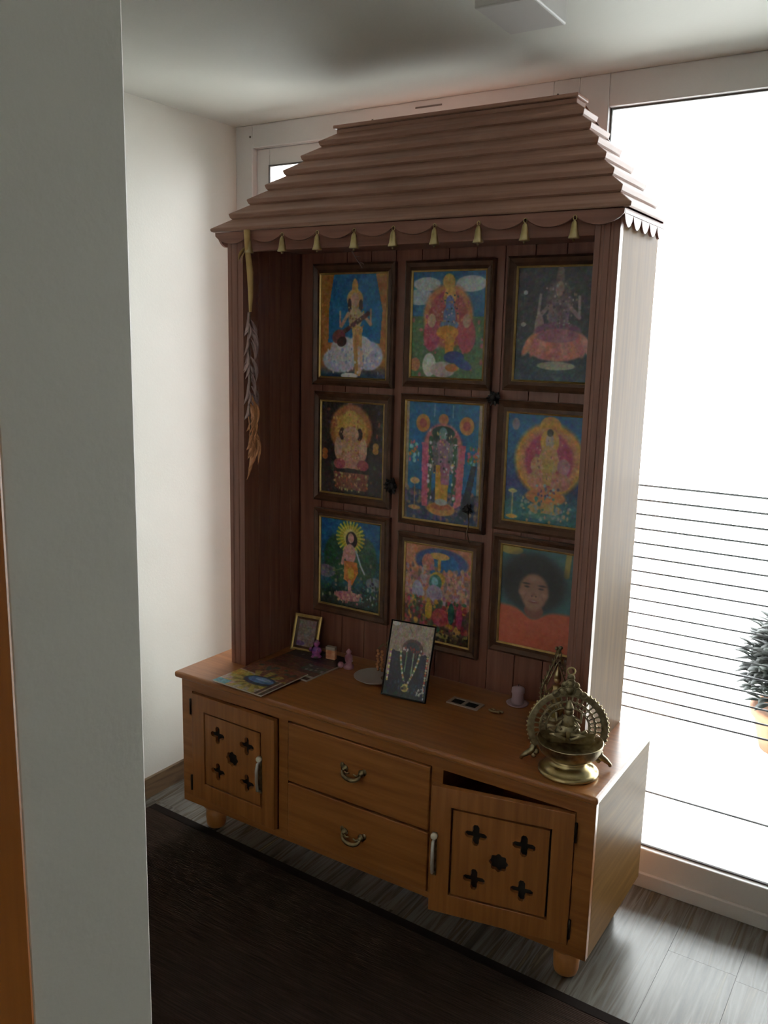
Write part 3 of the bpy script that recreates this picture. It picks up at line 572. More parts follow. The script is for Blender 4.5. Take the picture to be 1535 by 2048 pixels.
def art_court():          # crowded court scene
    a = Art((222, 140, 104)); a.E(0.55, 0.16, 0.42, 0.15, (58, 86, 156)).E(0.55, 0.19, 0.28, 0.14, (24, 108, 186)).E(0.52, 0.1, 0.16, 0.04, (226, 170, 90)).L(0.52, 0.1, 0.52, 0.24, 0.03, (220, 160, 70)).E(0.35, 0.18, 0.1, 0.1, (214, 130, 110))
    a.put((a.V > 0.3)*1.0, (196, 136, 124)).dots(240, 0.02, 0.98, 0.22, 0.66, [(226, 150, 136), (214, 170, 140), (176, 116, 140), (200, 176, 190), (140, 120, 110), (222, 140, 90)], 0.035)
    a.E(0.5, 0.34, 0.12, 0.08, (216, 176, 60)).E(0.47, 0.38, 0.1, 0.09, (70, 130, 120)).E(0.46, 0.37, 0.055, 0.05, (140, 196, 206)).E(0.46, 0.5, 0.13, 0.1, (176, 160, 190)).E(0.2, 0.5, 0.09, 0.12, (176, 176, 206))
    a.put((a.V > 0.62)*0.8, (90, 66, 60)).dots(200, 0.02, 0.98, 0.56, 0.9, [(206, 70, 90), (60, 120, 90), (226, 170, 60), (160, 50, 60), (190, 110, 90), (90, 90, 60)], 0.035)
    a.E(0.38, 0.68, 0.06, 0.1, (232, 176, 50)).E(0.56, 0.74, 0.14, 0.1, (206, 76, 84)).E(0.84, 0.7, 0.05, 0.14, (200, 66, 110)).E(0.72, 0.68, 0.05, 0.12, (40, 100, 90)).E(0.8, 0.9, 0.05, 0.1, (226, 180, 90)).G(0.88, 0.95, (84, 70, 50), 0.8).E(0.6, 0.93, 0.12, 0.03, (196, 176, 110))
    a.dots(60, 0.02, 0.98, 0.85, 0.99, [(150, 130, 90), (60, 60, 50), (190, 160, 80)], 0.02); return a
def art_portrait():       # smiling person with a round mass of dark hair, orange robe
    a = Art((64, 116, 122)); a.E(0.12, 0.04, 0.16, 0.05, (190, 170, 80)).E(0.28, 0.1, 0.05, 0.04, (176, 100, 80)).L(0.84, 0.0, 0.82, 0.22, 0.04, (176, 158, 72)).E(0.92, 0.1, 0.04, 0.12, (60, 140, 160))
    a.tx = 0.3
    a.E(0.40, 0.34, 0.52, 0.34, (54, 64, 66), soft=0.3).E(0.42, 0.34, 0.42, 0.31, (42, 46, 48), soft=0.25); a.put(np.clip((a.V-0.585-0.04*(1-np.exp(-((a.U-0.43)/0.22)**2))*0-0.10*np.exp(-((a.U-0.43)/0.16)**2))*30, 0, 1), (226, 100, 66))
    a.E(0.44, 0.62, 0.13, 0.08, (150, 92, 76))
    a.E(0.43, 0.42, 0.205, 0.19, (176, 122, 100), soft=0.2).E(0.43, 0.52, 0.15, 0.115, (184, 132, 108), soft=0.3).E(0.28, 0.45, 0.06, 0.04, (200, 146, 122), soft=0.8).E(0.57, 0.45, 0.06, 0.04, (200, 146, 122), soft=0.8).E(0.43, 0.30, 0.12, 0.05, (190, 140, 114), soft=0.8)
    a.E(0.33, 0.355, 0.07, 0.013, (60, 44, 40), soft=0.6).E(0.53, 0.36, 0.07, 0.013, (60, 44, 40), soft=0.6).E(0.34, 0.385, 0.045, 0.014, (56, 40, 38), soft=0.6).E(0.52, 0.39, 0.045, 0.014, (56, 40, 38), soft=0.6)
    a.E(0.43, 0.455, 0.05, 0.03, (158, 102, 84), soft=0.7).E(0.41, 0.472, 0.012, 0.008, (90, 56, 50)).E(0.46, 0.472, 0.012, 0.008, (90, 56, 50)).E(0.43, 0.528, 0.09, 0.022, (146, 74, 68), soft=0.6).E(0.43, 0.522, 0.06, 0.008, (214, 190, 180), soft=0.8)
    a.L(0.33, 0.46, 0.30, 0.54, 0.008, (150, 100, 84)).L(0.53, 0.46, 0.57, 0.54, 0.008, (150, 100, 84))
    a.G(0.8, 1.0, (206, 84, 48), 0.6); return a
def art_idol_card():      # black idol hung with garlands in front of a pale wall
    a = Art((176, 152, 134)); a.put((a.V > 0.72)*1.0, (34, 48, 50)).E(0.1, 0.03, 0.1, 0.03, (214, 206, 200)).L(0.42, 0.05, 0.5, 0.12, 0.015, (120, 96, 90)).P([(0.05, 0.4), (0.95, 0.4), (0.98, 0.9), (0.05, 0.9)], (38, 34, 56))
    a.E(0.56, 0.34, 0.26, 0.14, (96, 66, 62)).E(0.56, 0.32, 0.16, 0.08, (60, 52, 60)).dots(20, 0.2, 0.9, 0.32, 0.4, [(226, 210, 206), (176, 60, 50)], 0.022)
    for x, c in ((0.12, (40, 30, 60)), (0.3, (24, 26, 40)), (0.52, (20, 26, 40)), (0.72, (22, 30, 38)), (0.86, (44, 34, 66))): a.L(x, 0.42, x, 0.72, 0.05, c)
    for k in range(16):
        t = k/15; c = [(226, 220, 160), (110, 150, 100), (226, 226, 220), (206, 150, 70)][k % 4]
        a.E(0.3+0.18*t**1.5, 0.4+0.42*t, 0.03, 0.022, c, 0, 0.3).E(0.74-0.2*t**1.5, 0.4+0.42*t, 0.03, 0.022, c, 0, 0.3)
        a.E(0.06+0.0*t, 0.4+0.4*t, 0.03, 0.02, [(222, 206, 110), (190, 110, 150), (226, 214, 190)][k % 3], 0, 0.3).E(0.93, 0.42+0.5*t, 0.03, 0.02, [(222, 180, 120), (196, 80, 60), (226, 214, 190)][k % 3], 0, 0.3)
        a.E(0.44, 0.4+0.25*t, 0.018, 0.016, (110, 160, 110), 0, 0.3).E(0.6, 0.4+0.3*t, 0.018, 0.016, (150, 190, 150), 0, 0.3)
    a.E(0.5, 0.87, 0.1, 0.06, (214, 200, 110)).E(0.5, 0.87, 0.05, 0.03, (120, 110, 60)).dots(30, 0.1, 0.95, 0.78, 0.97, [(60, 80, 110), (30, 70, 60), (40, 40, 70), (90, 90, 90)], 0.03)
    a.dots(14, 0.78, 0.95, 0.84, 0.97, [(190, 190, 190)], 0.02); return a
def art_note():           # pale printed note
    a = Art((150, 126, 118), 40, 50)
    for k in range(6): a.L(0.2, 0.2+0.11*k, 0.8, 0.2+0.11*k, 0.014, (126, 104, 100))
    a.E(0.2, 0.9, 0.3, 0.1, (110, 78, 130)); return a
def art_magazine():       # cover with blue oval on yellow leaves
    a = Art((196, 176, 156)); a.P([(0, 0), (1, 0), (1, 0.5), (0, 0.42)], (136, 76, 60)).dots(60, 0.05, 0.95, 0.1, 0.5, [(120, 60, 50), (60, 80, 70), (160, 100, 70)], 0.05)
    a.E(0.1, 0.55, 0.3, 0.1, (206, 170, 50)).E(0.55, 0.7, 0.42, 0.2, (150, 130, 50)); a.rays(0.55, 0.68, 0.15, 0.5, 12, (196, 176, 80)); a.E(0.6, 0.62, 0.32, 0.16, (36, 52, 84)).E(0.6, 0.6, 0.26, 0.11, (86, 132, 200)).E(0.62, 0.57, 0.16, 0.05, (150, 190, 230))
    a.P([(0, 0.86), (0.26, 0.86), (0.26, 1), (0, 1)], (76, 176, 200)).P([(0.84, 0.5), (1, 0.5), (1, 1), (0.84, 1)], (106, 70, 60)).P([(0.9, 0.5), (0.93, 0.5), (0.93, 1), (0.9, 1)], (206, 190, 170)); return a
def art_dark_mag():
    a = Art((96, 56, 44)); a.P([(0.0, 0.0), (1, 0), (1, 0.4), (0, 0.4)], (26, 26, 34)).dots(14, 0.2, 0.9, 0.1, 0.34, [(120, 130, 120), (60, 100, 90)], 0.03).P([(0.6, 0.5), (1, 0.5), (1, 0.72), (0.6, 0.72)], (70, 84, 74)).P([(0.8, 0.86), (1, 0.86), (1, 0.92), (0.8, 0.92)], (206, 196, 180)).dots(12, 0.6, 0.98, 0.52, 0.7, [(150, 160, 140)], 0.03); return a
def ink_texture(art):
    rs_ = np.random.RandomState(art.w+int(art.A.sum()) % 997); h, w = art.U.shape
    for cell, amp in ((2, 20), (4, 22), (9, 14)):
        n = rs_.normal(0, 1, (h//cell+2, w//cell+2, 3)); n = 0.55*n+0.45*n.mean(2, keepdims=True)*1.7
        yy_, xx_ = np.arange(h)/cell, np.arange(w)/cell; y0, x0 = yy_.astype(int), xx_.astype(int)
        fy, fx = (yy_-y0)[:, None, None], (xx_-x0)[None, :, None]
        v = (n[y0][:, x0]*(1-fy)*(1-fx)+n[y0+1][:, x0]*fy*(1-fx)+n[y0][:, x0+1]*(1-fy)*fx+n[y0+1][:, x0+1]*fy*fx)
        art.A = art.A+v*amp*art.tx*0.62
    k = np.pad(art.A, ((1, 1), (1, 1), (0, 0)), 'edge')
    art.A = (k[1:-1, 1:-1]*4+k[:-2, 1:-1]+k[2:, 1:-1]+k[1:-1, :-2]+k[1:-1, 2:])/8
    g = art.A.mean(2, keepdims=True); art.A = np.clip(g+(art.A-g)*0.84, 4, 250)
def print_obj(name, art, X, w, h, parent, th=0.0012):
    """picture in the local x-z plane, facing -y, lower left corner at the local origin"""
    ink_texture(art)
    nx, ny = art.w, art.h
    mb = MB(X); vs = [(w*i/nx, -th, h*(1-j/ny)) for j in range(ny+1) for i in range(nx+1)]
    fs = [(j*(nx+1)+i, (j+1)*(nx+1)+i, (j+1)*(nx+1)+i+1, j*(nx+1)+i+1) for j in range(ny) for i in range(nx)]
    nb = len(vs); vs += [(0, 0, 0), (w, 0, 0), (w, 0, h), (0, 0, h)]
    c = [ny*(nx+1), ny*(nx+1)+nx, nx, 0]
    fs += [(nb+3, nb+2, nb+1, nb)]
    mb.add(vs, fs); o = mb.build(name, 'print', parent)
    me = o.data; cols = np.ones((len(me.polygons), 4)); a = np.clip(art.A, 0, 255)/255
    a = np.where(a <= 0.04045, a/12.92, ((a+0.055)/1.055)**2.4)
    cols[:nx*ny, :3] = a.reshape(-1, 3); cols[nx*ny:, :3] = 0.5
    att = me.color_attributes.new('ink', 'FLOAT_COLOR', 'CORNER')
    lt = np.zeros(len(me.polygons), int); me.polygons.foreach_get('loop_total', lt)
    att.data.foreach_set('color', np.repeat(cols, lt, axis=0).ravel().astype(np.float32))
    return o
def ring_bar(mb, x0, x1, z0, z1, w, y0, y1, lip=0.0):
    """mitred picture moulding; outer edge at depth y0 (front), inner edge set back by lip"""
    o = [(x0, z0), (x1, z0), (x1, z1), (x0, z1)]; i = [(x0+w, z0+w), (x1-w, z0+w), (x1-w, z1-w), (x0+w, z1-w)]
    m = [(x0+w*0.3, z0+w*0.3), (x1-w*0.3, z0+w*0.3), (x1-w*0.3, z1-w*0.3), (x0+w*0.3, z1-w*0.3)]
    vs = [(a, y1, b) for a, b in o]+[(a, y0+lip*0.5, b) for a, b in o]+[(a, y0, b) for a, b in m]+[(a, y0+lip, b) for a, b in i]+[(a, y1, b) for a, b in i]
    fs = []
    for r in range(5):
        for k in range(4): fs.append((r*4+k, r*4+(k+1) % 4, ((r+1) % 5)*4+(k+1) % 4, ((r+1) % 5)*4+k))
    return mb.add(vs, fs)
def wall_picture(art, inner, outer, label):
    x0, x1, z0, z1 = inner; ox0, ox1, oz0, oz1 = outer; yb = YB-0.0165
    t = thing('framed_picture', label, 'picture', ((ox0+ox1)/2, yb, oz0), 'framed devotional prints on the shrine back')
    # moulding between outer and inner, widths may differ on each side
    g = 0.004
    o = [(ox0, oz0), (ox1, oz0), (ox1, oz1), (ox0, oz1)]; i = [(x0-g, z0-g), (x1+g, z0-g), (x1+g, z1+g), (x0-g, z1+g)]
    m = [tuple(a*0.75+b*0.25 for a, b in zip(p, q)) for p, q in zip(o, i)]; m2 = [tuple(a*0.35+b*0.65 for a, b in zip(p, q)) for p, q in zip(o, i)]
    L_ = [(o, yb-0.0005), (o, yb-0.016), (m, yb-0.021), (m2, yb-0.013), (i, yb-0.015), (i, yb-0.0005)]
    vs = [(a, y, b) for loop, y in L_ for a, b in loop]; fs = []
    for r in range(6):
        for k in range(4): fs.append((r*4+k, r*4+(k+1) % 4, ((r+1) % 6)*4+(k+1) % 4, ((r+1) % 6)*4+k))
    MB().add(vs, fs).build('frame', 'frame_wood', t)
    mb = MB(); ring_bar(mb, x0-g, x1+g, z0-g, z1+g, 0.006, yb-0.018, yb-0.006, 0.003); mb.build('gold_fillet', 'gold', t)
    print_obj('print', art, Matrix.Translation((x0, yb-0.0095, z0)), x1-x0, z1-z0, t)
    MB().box(x0-0.003, x1+0.003, yb-0.006, yb-0.001, z0-0.003, z1+0.003).build('backing_board', 'backing', t)
wall_picture(art_sarasvati(), (0.259, 0.531, 1.604, 1.950), (0.226, 0.560, 1.575, 1.985), 'framed print of a white-robed musician with a long lute, top left of nine')
wall_picture(art_peacock(), (0.627, 0.890, 1.618, 1.951), (0.600, 0.918, 1.585, 1.985), 'framed print of a blue figure under a red arch with a peacock, top middle')
wall_picture(art_lotus(), (0.994, 1.262, 1.622, 1.955), (0.960, 1.296, 1.590, 1.988), 'framed print of a figure seated on a big pink lotus, top right')
wall_picture(art_ganesha(), (0.267, 0.528, 1.198, 1.520), (0.236, 0.560, 1.165, 1.553), 'framed print of an elephant-headed figure with orange halo, middle left')
wall_picture(art_vishnu(), (0.616, 0.898, 1.147, 1.540), (0.596, 0.920, 1.126, 1.562), 'largest framed print with garlanded standing figure on blue, centre of the nine')
wall_picture(art_ayyappa(), (0.984, 1.254, 1.187, 1.523), (0.948, 1.290, 1.152, 1.560), 'framed print of a figure seated in a golden ring on blue, middle right')
wall_picture(art_young(), (0.268, 0.527, 0.786, 1.106), (0.240, 0.562, 0.752, 1.136), 'framed print of a standing youth with yellow rayed halo, bottom left')
wall_picture(art_court(), (0.628, 0.882, 0.735, 1.063), (0.598, 0.915, 0.702, 1.098), 'framed print of a crowded court scene, bottom middle')
wall_picture(art_portrait(), (0.986, 1.252, 0.784, 1.106), (0.955, 1.286, 0.750, 1.137), 'framed portrait of a smiling person with bushy dark hair and orange robe')

# ------------------------------------------------------------------ things on the cabinet top
ZS = H+0.0003
def standing(name, label, cat, x, y, w, h, rz, lean, art, fmat, fw, th):
    X = RX((x, y, ZS+0.5*th*math.sin(lean)), rz, -lean)
    t = thing(name, label, cat, (x, y, ZS))
    mb = MB(X); ring_bar(mb, 0, w, 0, h, fw, -th, 0, th*0.35); mb.build('frame', fmat, t)
    if fmat == 'gold':
        mb = MB(X); ring_bar(mb, fw*0.55, w-fw*0.55, fw*0.55, h-fw*0.55, fw*0.47, -th*1.02, -th*0.25, th*0.4); mb.build('inner_slip', 'frame_wood', t)
    print_obj('print', art, X @ Matrix.Translation((fw-0.0005, -th*0.3, fw-0.0005)), w-2*fw+0.001, h-2*fw+0.001, t)
    MB(X).box(fw*0.5, w-fw*0.5, -0.002, 0.001, fw*0.5, h-fw*0.5).build('backing_board', 'backing', t)
    # easel leg down to the table
    b = X @ Vector((w/2, 0.001, h*0.6)); n = X.to_3x3() @ Vector((0, 1, 0)); foot = Vector((b.x+n.x*h*0.28, b.y+n.y*h*0.28, ZS+0.002))
    MB().tube([tuple(b), tuple(foot)], 0.003, 6).build('easel_leg', 'backing', t)
    return t
gf = standing('small_gold_frame', 'small gold picture frame holding a pale note, standing at the back left', 'picture frame', 0.187, 0.405, 0.112, 0.135, 0.12, 0.30, art_note(), 'gold', 0.019, 0.010)
standing('idol_picture', 'dark-edged picture of a garlanded black idol, leaning in the middle of the cabinet top', 'picture frame', 0.688, 0.247, 0.158, 0.245, 0.10, 0.28, art_idol_card(), 'black', 0.0045, 0.008)
def magazine(name, label, art, x, y, rz, z, w, h, th):
    X = RX((x, y, z), rz)
    t = thing(name, label, 'magazine', (x, y, z))
    MB(X).box(0, w, 0, h, 0, th).build('pages', 'pages', t, 0.0008)
    Xp = X @ Matrix.Translation((0, 0, th+0.0002)) @ Matrix.Rotation(-PI/2, 4, 'X')
    print_obj('cover', art, Xp, w, h, t, 0.0006); return t
magazine('magazine', 'magazine with dark masthead lying against the left inner wall of the shrine', art_dark_mag(), 0.2, 0.20, -0.06, ZS, 0.23, 0.25, 0.006)
magazine('magazine', 'magazine with blue oval on its cover at the front left cabinet corner', art_magazine(), 0.185, -0.005, -0.03, ZS+0.0075, 0.215, 0.235, 0.004)
# little figures and trinkets
t = thing('violet_figurine', 'tiny violet and green figurine in front of the small gold frame', 'figurine', (0.320, 0.385, ZS))
MB().lathe([(0.018, 0), (0.020, 0.008), (0.014, 0.014), (0.019, 0.026), (0.016, 0.040), (0.007, 0.046), (0.011, 0.052), (0.012, 0.060), (0.004, 0.070)], (0.320, 0.385, ZS), 16).build('body', 'violet', t)
MB().ball((0.302, 0.377, ZS+0.034), 0.009, 8).ball((0.338, 0.377, ZS+0.034), 0.009, 8).build('arm', 'violet', t)
t = thing('peach_box', 'small peach printed box standing right of the violet figurine', 'box', (0.374, 0.40, ZS))
X = RX((0.374, 0.40, ZS), 0.15); MB(X).box(-0.018, 0.018, -0.008, 0.008, 0, 0.052).build('carton', 'peach', t, 0.001)
MB(X).box(-0.0183, 0.0183, -0.0083, 0.0083, 0.040, 0.0524).build('flap', 'white_card', t, 0.001)
t = thing('pink_figurine', 'tiny dusty pink figurine between the peach box and the idol picture', 'figurine', (0.468, 0.375, ZS))
MB().lathe([(0.018, 0), (0.019, 0.010), (0.010, 0.018), (0.014, 0.034), (0.013, 0.046), (0.006, 0.052), (0.010, 0.060), (0.003, 0.070)], (0.468, 0.375, ZS), 14).build('body', 'pinky', t)
MB().ball((0.445, 0.36, ZS+0.012), 0.012, 8).build('flower', 'pinky', t)
# metal plate with beads, left of the idol picture
t = thing('metal_plate', 'round steel offering plate half hidden left of the idol picture', 'plate', (0.60, 0.345, ZS))
MB().lathe([(0.050, 0), (0.058, 0.002), (0.072, 0.012), (0.074, 0.0125), (0.0735, 0.0105), (0.058, 0.0035), (0.0, 0.003)], (0.600, 0.345, ZS), 32).build('dish', 'steel', t)
t = thing('bead_string_stand', 'dark metal stand hung with brown beads behind the idol picture', 'ornament', (0.635, 0.365, ZS+0.0036))
mb = MB(); mb.lathe([(0.022, 0), (0.022, 0.004), (0.006, 0.008), (0.004, 0.12), (0.007, 0.125), (0.002, 0.135)], (0.635, 0.365, ZS+0.0036), 14)
mb.tube([(0.595, 0.365, ZS+0.10), (0.615, 0.365, ZS+0.122), (0.635, 0.365, ZS+0.112), (0.655, 0.365, ZS+0.122), (0.675, 0.365, ZS+0.10)], 0.0025, 6); mb.build('stand', 'bronze', t)
for xx in (0.597, 0.614, 0.656, 0.673):
    mb = MB()
    for k in range(8): mb.ball((xx+0.003*math.sin(k*2.1), 0.361, ZS+0.096-0.0095*k), 0.0056, 6)
    mb.build('bead_strand', 'leaf_dry', t)
t = thing('flat_card', 'pale flat card with two dark windows lying in the middle of the cabinet top', 'card', (0.95, 0.335, ZS))
X = RX((0.948, 0.336, ZS), -0.02)
plate_o = [(-0.055, -0.027), (0.055, -0.027), (0.055, 0.027), (-0.055, 0.027)]
Xc = X @ Matrix.Translation((0, 0, 0.0025)) @ Matrix.Rotation(-PI/2, 4, 'X')
plate(plate_o, [[(-0.046, -0.019), (-0.006, -0.019), (-0.006, 0.019), (-0.046, 0.019)], [(0.004, -0.019), (0.044, -0.019), (0.044, 0.019), (0.004, 0.019)]], -0.002, 0.002, 'card_frame', 'white_card', t, Xc)
MB(X).box(-0.05, 0.05, -0.022, 0.022, 0.0, 0.0012).build('window_film', 'dark', t)
t = thing('crumpled_foil', 'tiny crumpled grey scrap right of the pale card', 'scrap', (1.055, 0.335, ZS+0.004))
mb = MB(); rs = random.Random(4)
for k in range(9): mb.ball((1.055+rs.uniform(-0.02, 0.02), 0.335+rs.uniform(-0.008, 0.008), ZS+0.0045), 0.0045, 6, (1.8, 1, 1))
mb.build('foil', 'bronze', t)
t = thing('wax_candle', 'short mauve candle on a dish near the right end of the cabinet top', 'candle', (1.085, 0.43, ZS))
MB().lathe([(0.026, 0), (0.034, 0.004), (0.036, 0.008), (0.030, 0.006), (0.0, 0.005)], (1.085, 0.43, ZS), 24).build('dish', 'mauve', t)
MB().lathe([(0.019, 0.0), (0.020, 0.006), (0.018, 0.03), (0.021, 0.036), (0.020, 0.050), (0.008, 0.056)], (1.085, 0.43, ZS+0.0062), 20).build('wax', 'mauve', t)
MB().tube([(1.085, 0.43, ZS+0.060), (1.086, 0.43, ZS+0.070)], 0.001, 5).build('wick', 'black', t)

# ------------------------------------------------------------------ brass oil lamp
def arch_pts(r, a0, a1, n, cz=0.0): return [(r*math.cos(a0+(a1-a0)*k/n), 0, cz+r*math.sin(a0+(a1-a0)*k/n)) for k in range(n+1)]
LX, LY = 1.383, 0.098
lamp = thing('brass_oil_lamp', 'ornate brass oil lamp with pierced arch at the right front corner of the cabinet', 'oil lamp', (LX, LY, ZS))
XLp = RX((LX, LY, ZS), 0.42)
MB(XLp).lathe([(0.074, 0), (0.080, 0.003), (0.080, 0.009), (0.074, 0.013), (0.070, 0.014), (0.066, 0.020), (0.056, 0.027), (0.050, 0.029), (0.048, 0.036), (0.050, 0.042)], (0, 0, 0), 48).build('base', 'brass', lamp)
MB(XLp).lathe([(0.048, 0.0422), (0.060, 0.047), (0.076, 0.058), (0.085, 0.074), (0.086, 0.088), (0.089, 0.091), (0.085, 0.092), (0.079, 0.080), (0.062, 0.066), (0.0, 0.058)], (0, 0, 0), 48).build('bowl', 'brass_old', lamp)
AZ = 0.110; yA = 0.035
XA = XLp @ Matrix.Translation((-0.006, yA, 0))
a0, a1 = -0.62, PI+0.62
R1 = 0.104
mb = MB(XA)
o_ = arch_pts(R1, a0, a1, 48, AZ); i_ = arch_pts(R1-0.014, a0, a1, 48, AZ)
vs = [(p[0], -0.004, p[2]) for p in o_]+[(p[0], -0.004, p[2]) for p in i_]+[(p[0], 0.004, p[2]) for p in i_]+[(p[0], 0.004, p[2]) for p in o_]
m = 49; fs = []
for k in range(48):
    for r in range(4): fs.append((r*m+k, r*m+k+1, ((r+1) % 4)*m+k+1, ((r+1) % 4)*m+k))
fs += [(0, m, 2*m, 3*m), (m-1, 4*m-1, 3*m-1, 2*m-1)]
mb.add(vs, fs); mb.tube(arch_pts(R1, a0, a1, 48, AZ), 0.0042, 8); mb.build('arch', 'brass_old', lamp, 0.001)
mb = MB(XA)
for k in range(25):          # pierced scrollwork inside the arch
    a = a0+0.1+(a1-a0-0.2)*k/24
    for rr, q in ((0.083, 0.0085), (0.066, 0.0065)):
        c = Vector((rr*math.cos(a), 0, AZ+rr*math.sin(a)))
        mb.tube([(c.x+q*math.cos(t_), 0, c.z+q*math.sin(t_)) for t_ in [2*PI*j/10 for j in range(10)]], 0.0018, 5, True)
mb.tube(arch_pts(0.074, a0, a1, 36, AZ), 0.002, 6); mb.tube(arch_pts(0.057, a0, a1, 36, AZ), 0.0022, 6); mb.build('scrollwork', 'brass_old', lamp)
mb = MB(XA)
for k in range(38):          # bead edge
    a = a0+(a1-a0)*k/37; mb.ball((( R1+0.004)*math.cos(a), 0, AZ+(R1+0.004)*math.sin(a)), 0.0034, 6)
mb.build('bead_edge', 'brass', lamp)
mb = MB(XA)                  # crest above the arch with a ring
cz = AZ+R1
for (dx, dz, r) in ((0, 0.004, 0.016), (-0.02, 0.0, 0.012), (0.02, 0.0, 0.012), (-0.036, -0.008, 0.010), (0.036, -0.008, 0.010), (0, 0.024, 0.013), (-0.014, 0.018, 0.010), (0.014, 0.018, 0.010), (0.0, 0.040, 0.010)):
    mb.ball((dx, 0, cz+dz), r, 10, (1, 0.45, 1))
    mb.tube([(dx+r*0.95*math.cos(t_), -0.005, cz+dz+r*0.95*math.sin(t_)) for t_ in [2*PI*j/10 for j in range(10)]], 0.0018, 5, True)
mb.build('crest', 'brass_old', lamp)
mb = MB(XA); mb.tube([(0.010*math.cos(t_), 0, cz+0.057+0.010*math.sin(t_)) for t_ in [2*PI*j/16 for j in range(16)]], 0.0026, 8, True); mb.build('hanging_ring', 'brass', lamp)
mb = MB(XA)                  # seated relief figure
mb.ball((0, -0.012, AZ-0.006), 0.030, 14, (1.15, 0.5, 0.8)); mb.ball((0, -0.013, AZ+0.024), 0.022, 12, (0.9, 0.55, 1.1)); mb.ball((0, -0.015, AZ+0.053), 0.013, 12)
mb.lathe([(0.013, 0), (0.011, 0.008), (0.007, 0.016), (0.002, 0.026)], (0, -0.015, AZ+0.060), 12)
for s_ in (-1, 1):
    mb.tube([(s_*0.014, -0.014, AZ+0.036), (s_*0.032, -0.016, AZ+0.026), (s_*0.034, -0.016, AZ+0.048)], [0.006, 0.005, 0.003], 8)
    mb.tube([(s_*0.012, -0.014, AZ+0.030), (s_*0.028, -0.018, AZ+0.012), (s_*0.018, -0.026, AZ+0.004)], [0.006, 0.005, 0.004], 8)
    mb.tube([(s_*0.006, -0.02, AZ-0.01), (s_*0.040, -0.022, AZ-0.012), (s_*0.006, -0.030, AZ-0.022)], [0.010, 0.009, 0.006], 8)
mb.build('seated_figure', 'brass_old', lamp)
for s_ in (-1, 1):           # drooping leaf ends of the arch
    mb = MB(XA); a = a0 if s_ > 0 else a1; ex, ez = R1*math.cos(a), AZ+R1*math.sin(a)
    pts = [(ex, 0, ez), (ex+s_*0.008, 0, ez-0.014), (ex+s_*0.022, -0.002, ez-0.024), (ex+s_*0.036, -0.002, ez-0.036)]
    mb.tube(pts, [0.008, 0.009, 0.008, 0.004], 8)
    for (dx, dz, r) in ((0.004, -0.004, 0.010), (-0.004, -0.016, 0.009), (0.012, -0.020, 0.009), (0.002, -0.027, 0.008), (0.026, -0.028, 0.007), (0.034, -0.038, 0.0055)):
        mb.ball((ex+s_*dx, 0, ez+dz), r, 8, (1, 0.6, 1))
    mb.build('leaf_finial', 'brass_old', lamp)
mb = MB(XA); mb.tube([(-0.05, 0, 0.104), (-0.035, 0, 0.094), (0.035, 0, 0.094), (0.05, 0, 0.104)], 0.005, 8); mb.box(-0.07, 0.07, -0.003, 0.003, 0.066, 0.10); mb.build('arch_support', 'brass_old', lamp)
# ornate statue behind it
SX, SY = 1.243, 0.345
st = thing('brass_statue', 'tall pierced brass statue standing behind the brass oil lamp', 'statue', (SX, SY, ZS))
Xs = RX((SX, SY, ZS), 0.5)
MB(Xs).lathe([(0.044, 0), (0.046, 0.006), (0.036, 0.014), (0.032, 0.022), (0.038, 0.030), (0.038, 0.036)], (0, 0, 0), 28).build('pedestal', 'brass_old', st)
mb = MB(Xs)
def flame(t): # pointed halo outline, t 0..1
    a = PI*(1.15-1.30*t); r = 1.0; x_ = 0.044*math.cos(a); z_ = 0.100+0.075*math.sin(a)
    if 0.3 < t < 0.7: z_ += 0.055*(1-abs(t-0.5)/0.2)**1.5
    return (x_, 0, z_)
mb.tube([flame(k/40) for k in range(41)], 0.0035, 6)
mb.tube([(0.78*p[0], 0, 0.1+0.8*(p[2]-0.1)) for p in [flame(k/40) for k in range(41)]], 0.0022, 6)
for k in range(1, 24):
    p = flame(k/24); c = Vector((0.89*p[0], 0, 0.1+0.9*(p[2]-0.1)))
    mb.tube([(c.x+0.0065*math.cos(t_), 0, c.z+0.0065*math.sin(t_)) for t_ in [2*PI*j/8 for j in range(8)]], 0.0015, 5, True)
    q = 1.16; mb.tube([p, (q*p[0], 0, 0.1+q*(p[2]-0.1)+0.004)], [0.004, 0.001], 5)
mb.build('halo', 'brass_old', st)
mb = MB(Xs)
mb.tube([(0, -0.006, 0.036), (0.002, -0.008, 0.07), (0, -0.008, 0.10), (0, -0.008, 0.135)], [0.016, 0.014, 0.012, 0.013], 12); mb.ball((0, -0.009, 0.152), 0.011, 10)
mb.lathe([(0.011, 0), (0.009, 0.012), (0.005, 0.024), (0.001, 0.036)], (0, -0.009, 0.158), 10)
for s_ in (-1, 1):
    mb.tube([(s_*0.010, -0.008, 0.128), (s_*0.030, -0.010, 0.112), (s_*0.034, -0.012, 0.138)], [0.005, 0.004, 0.003], 8)
    mb.tube([(s_*0.008, -0.008, 0.040), (s_*0.022, -0.012, 0.062), (s_*0.010, -0.012, 0.078)], [0.008, 0.008, 0.006], 8)
mb.build('figure', 'brass', st)
MB(Xs).ball((0, 0, 0.238), 0.008, 8, (1, 0.5, 1.4)).ball((0.006, 0, 0.248), 0.006, 8).ball((-0.006, 0, 0.246), 0.006, 8).build('finial', 'brass_old', st)

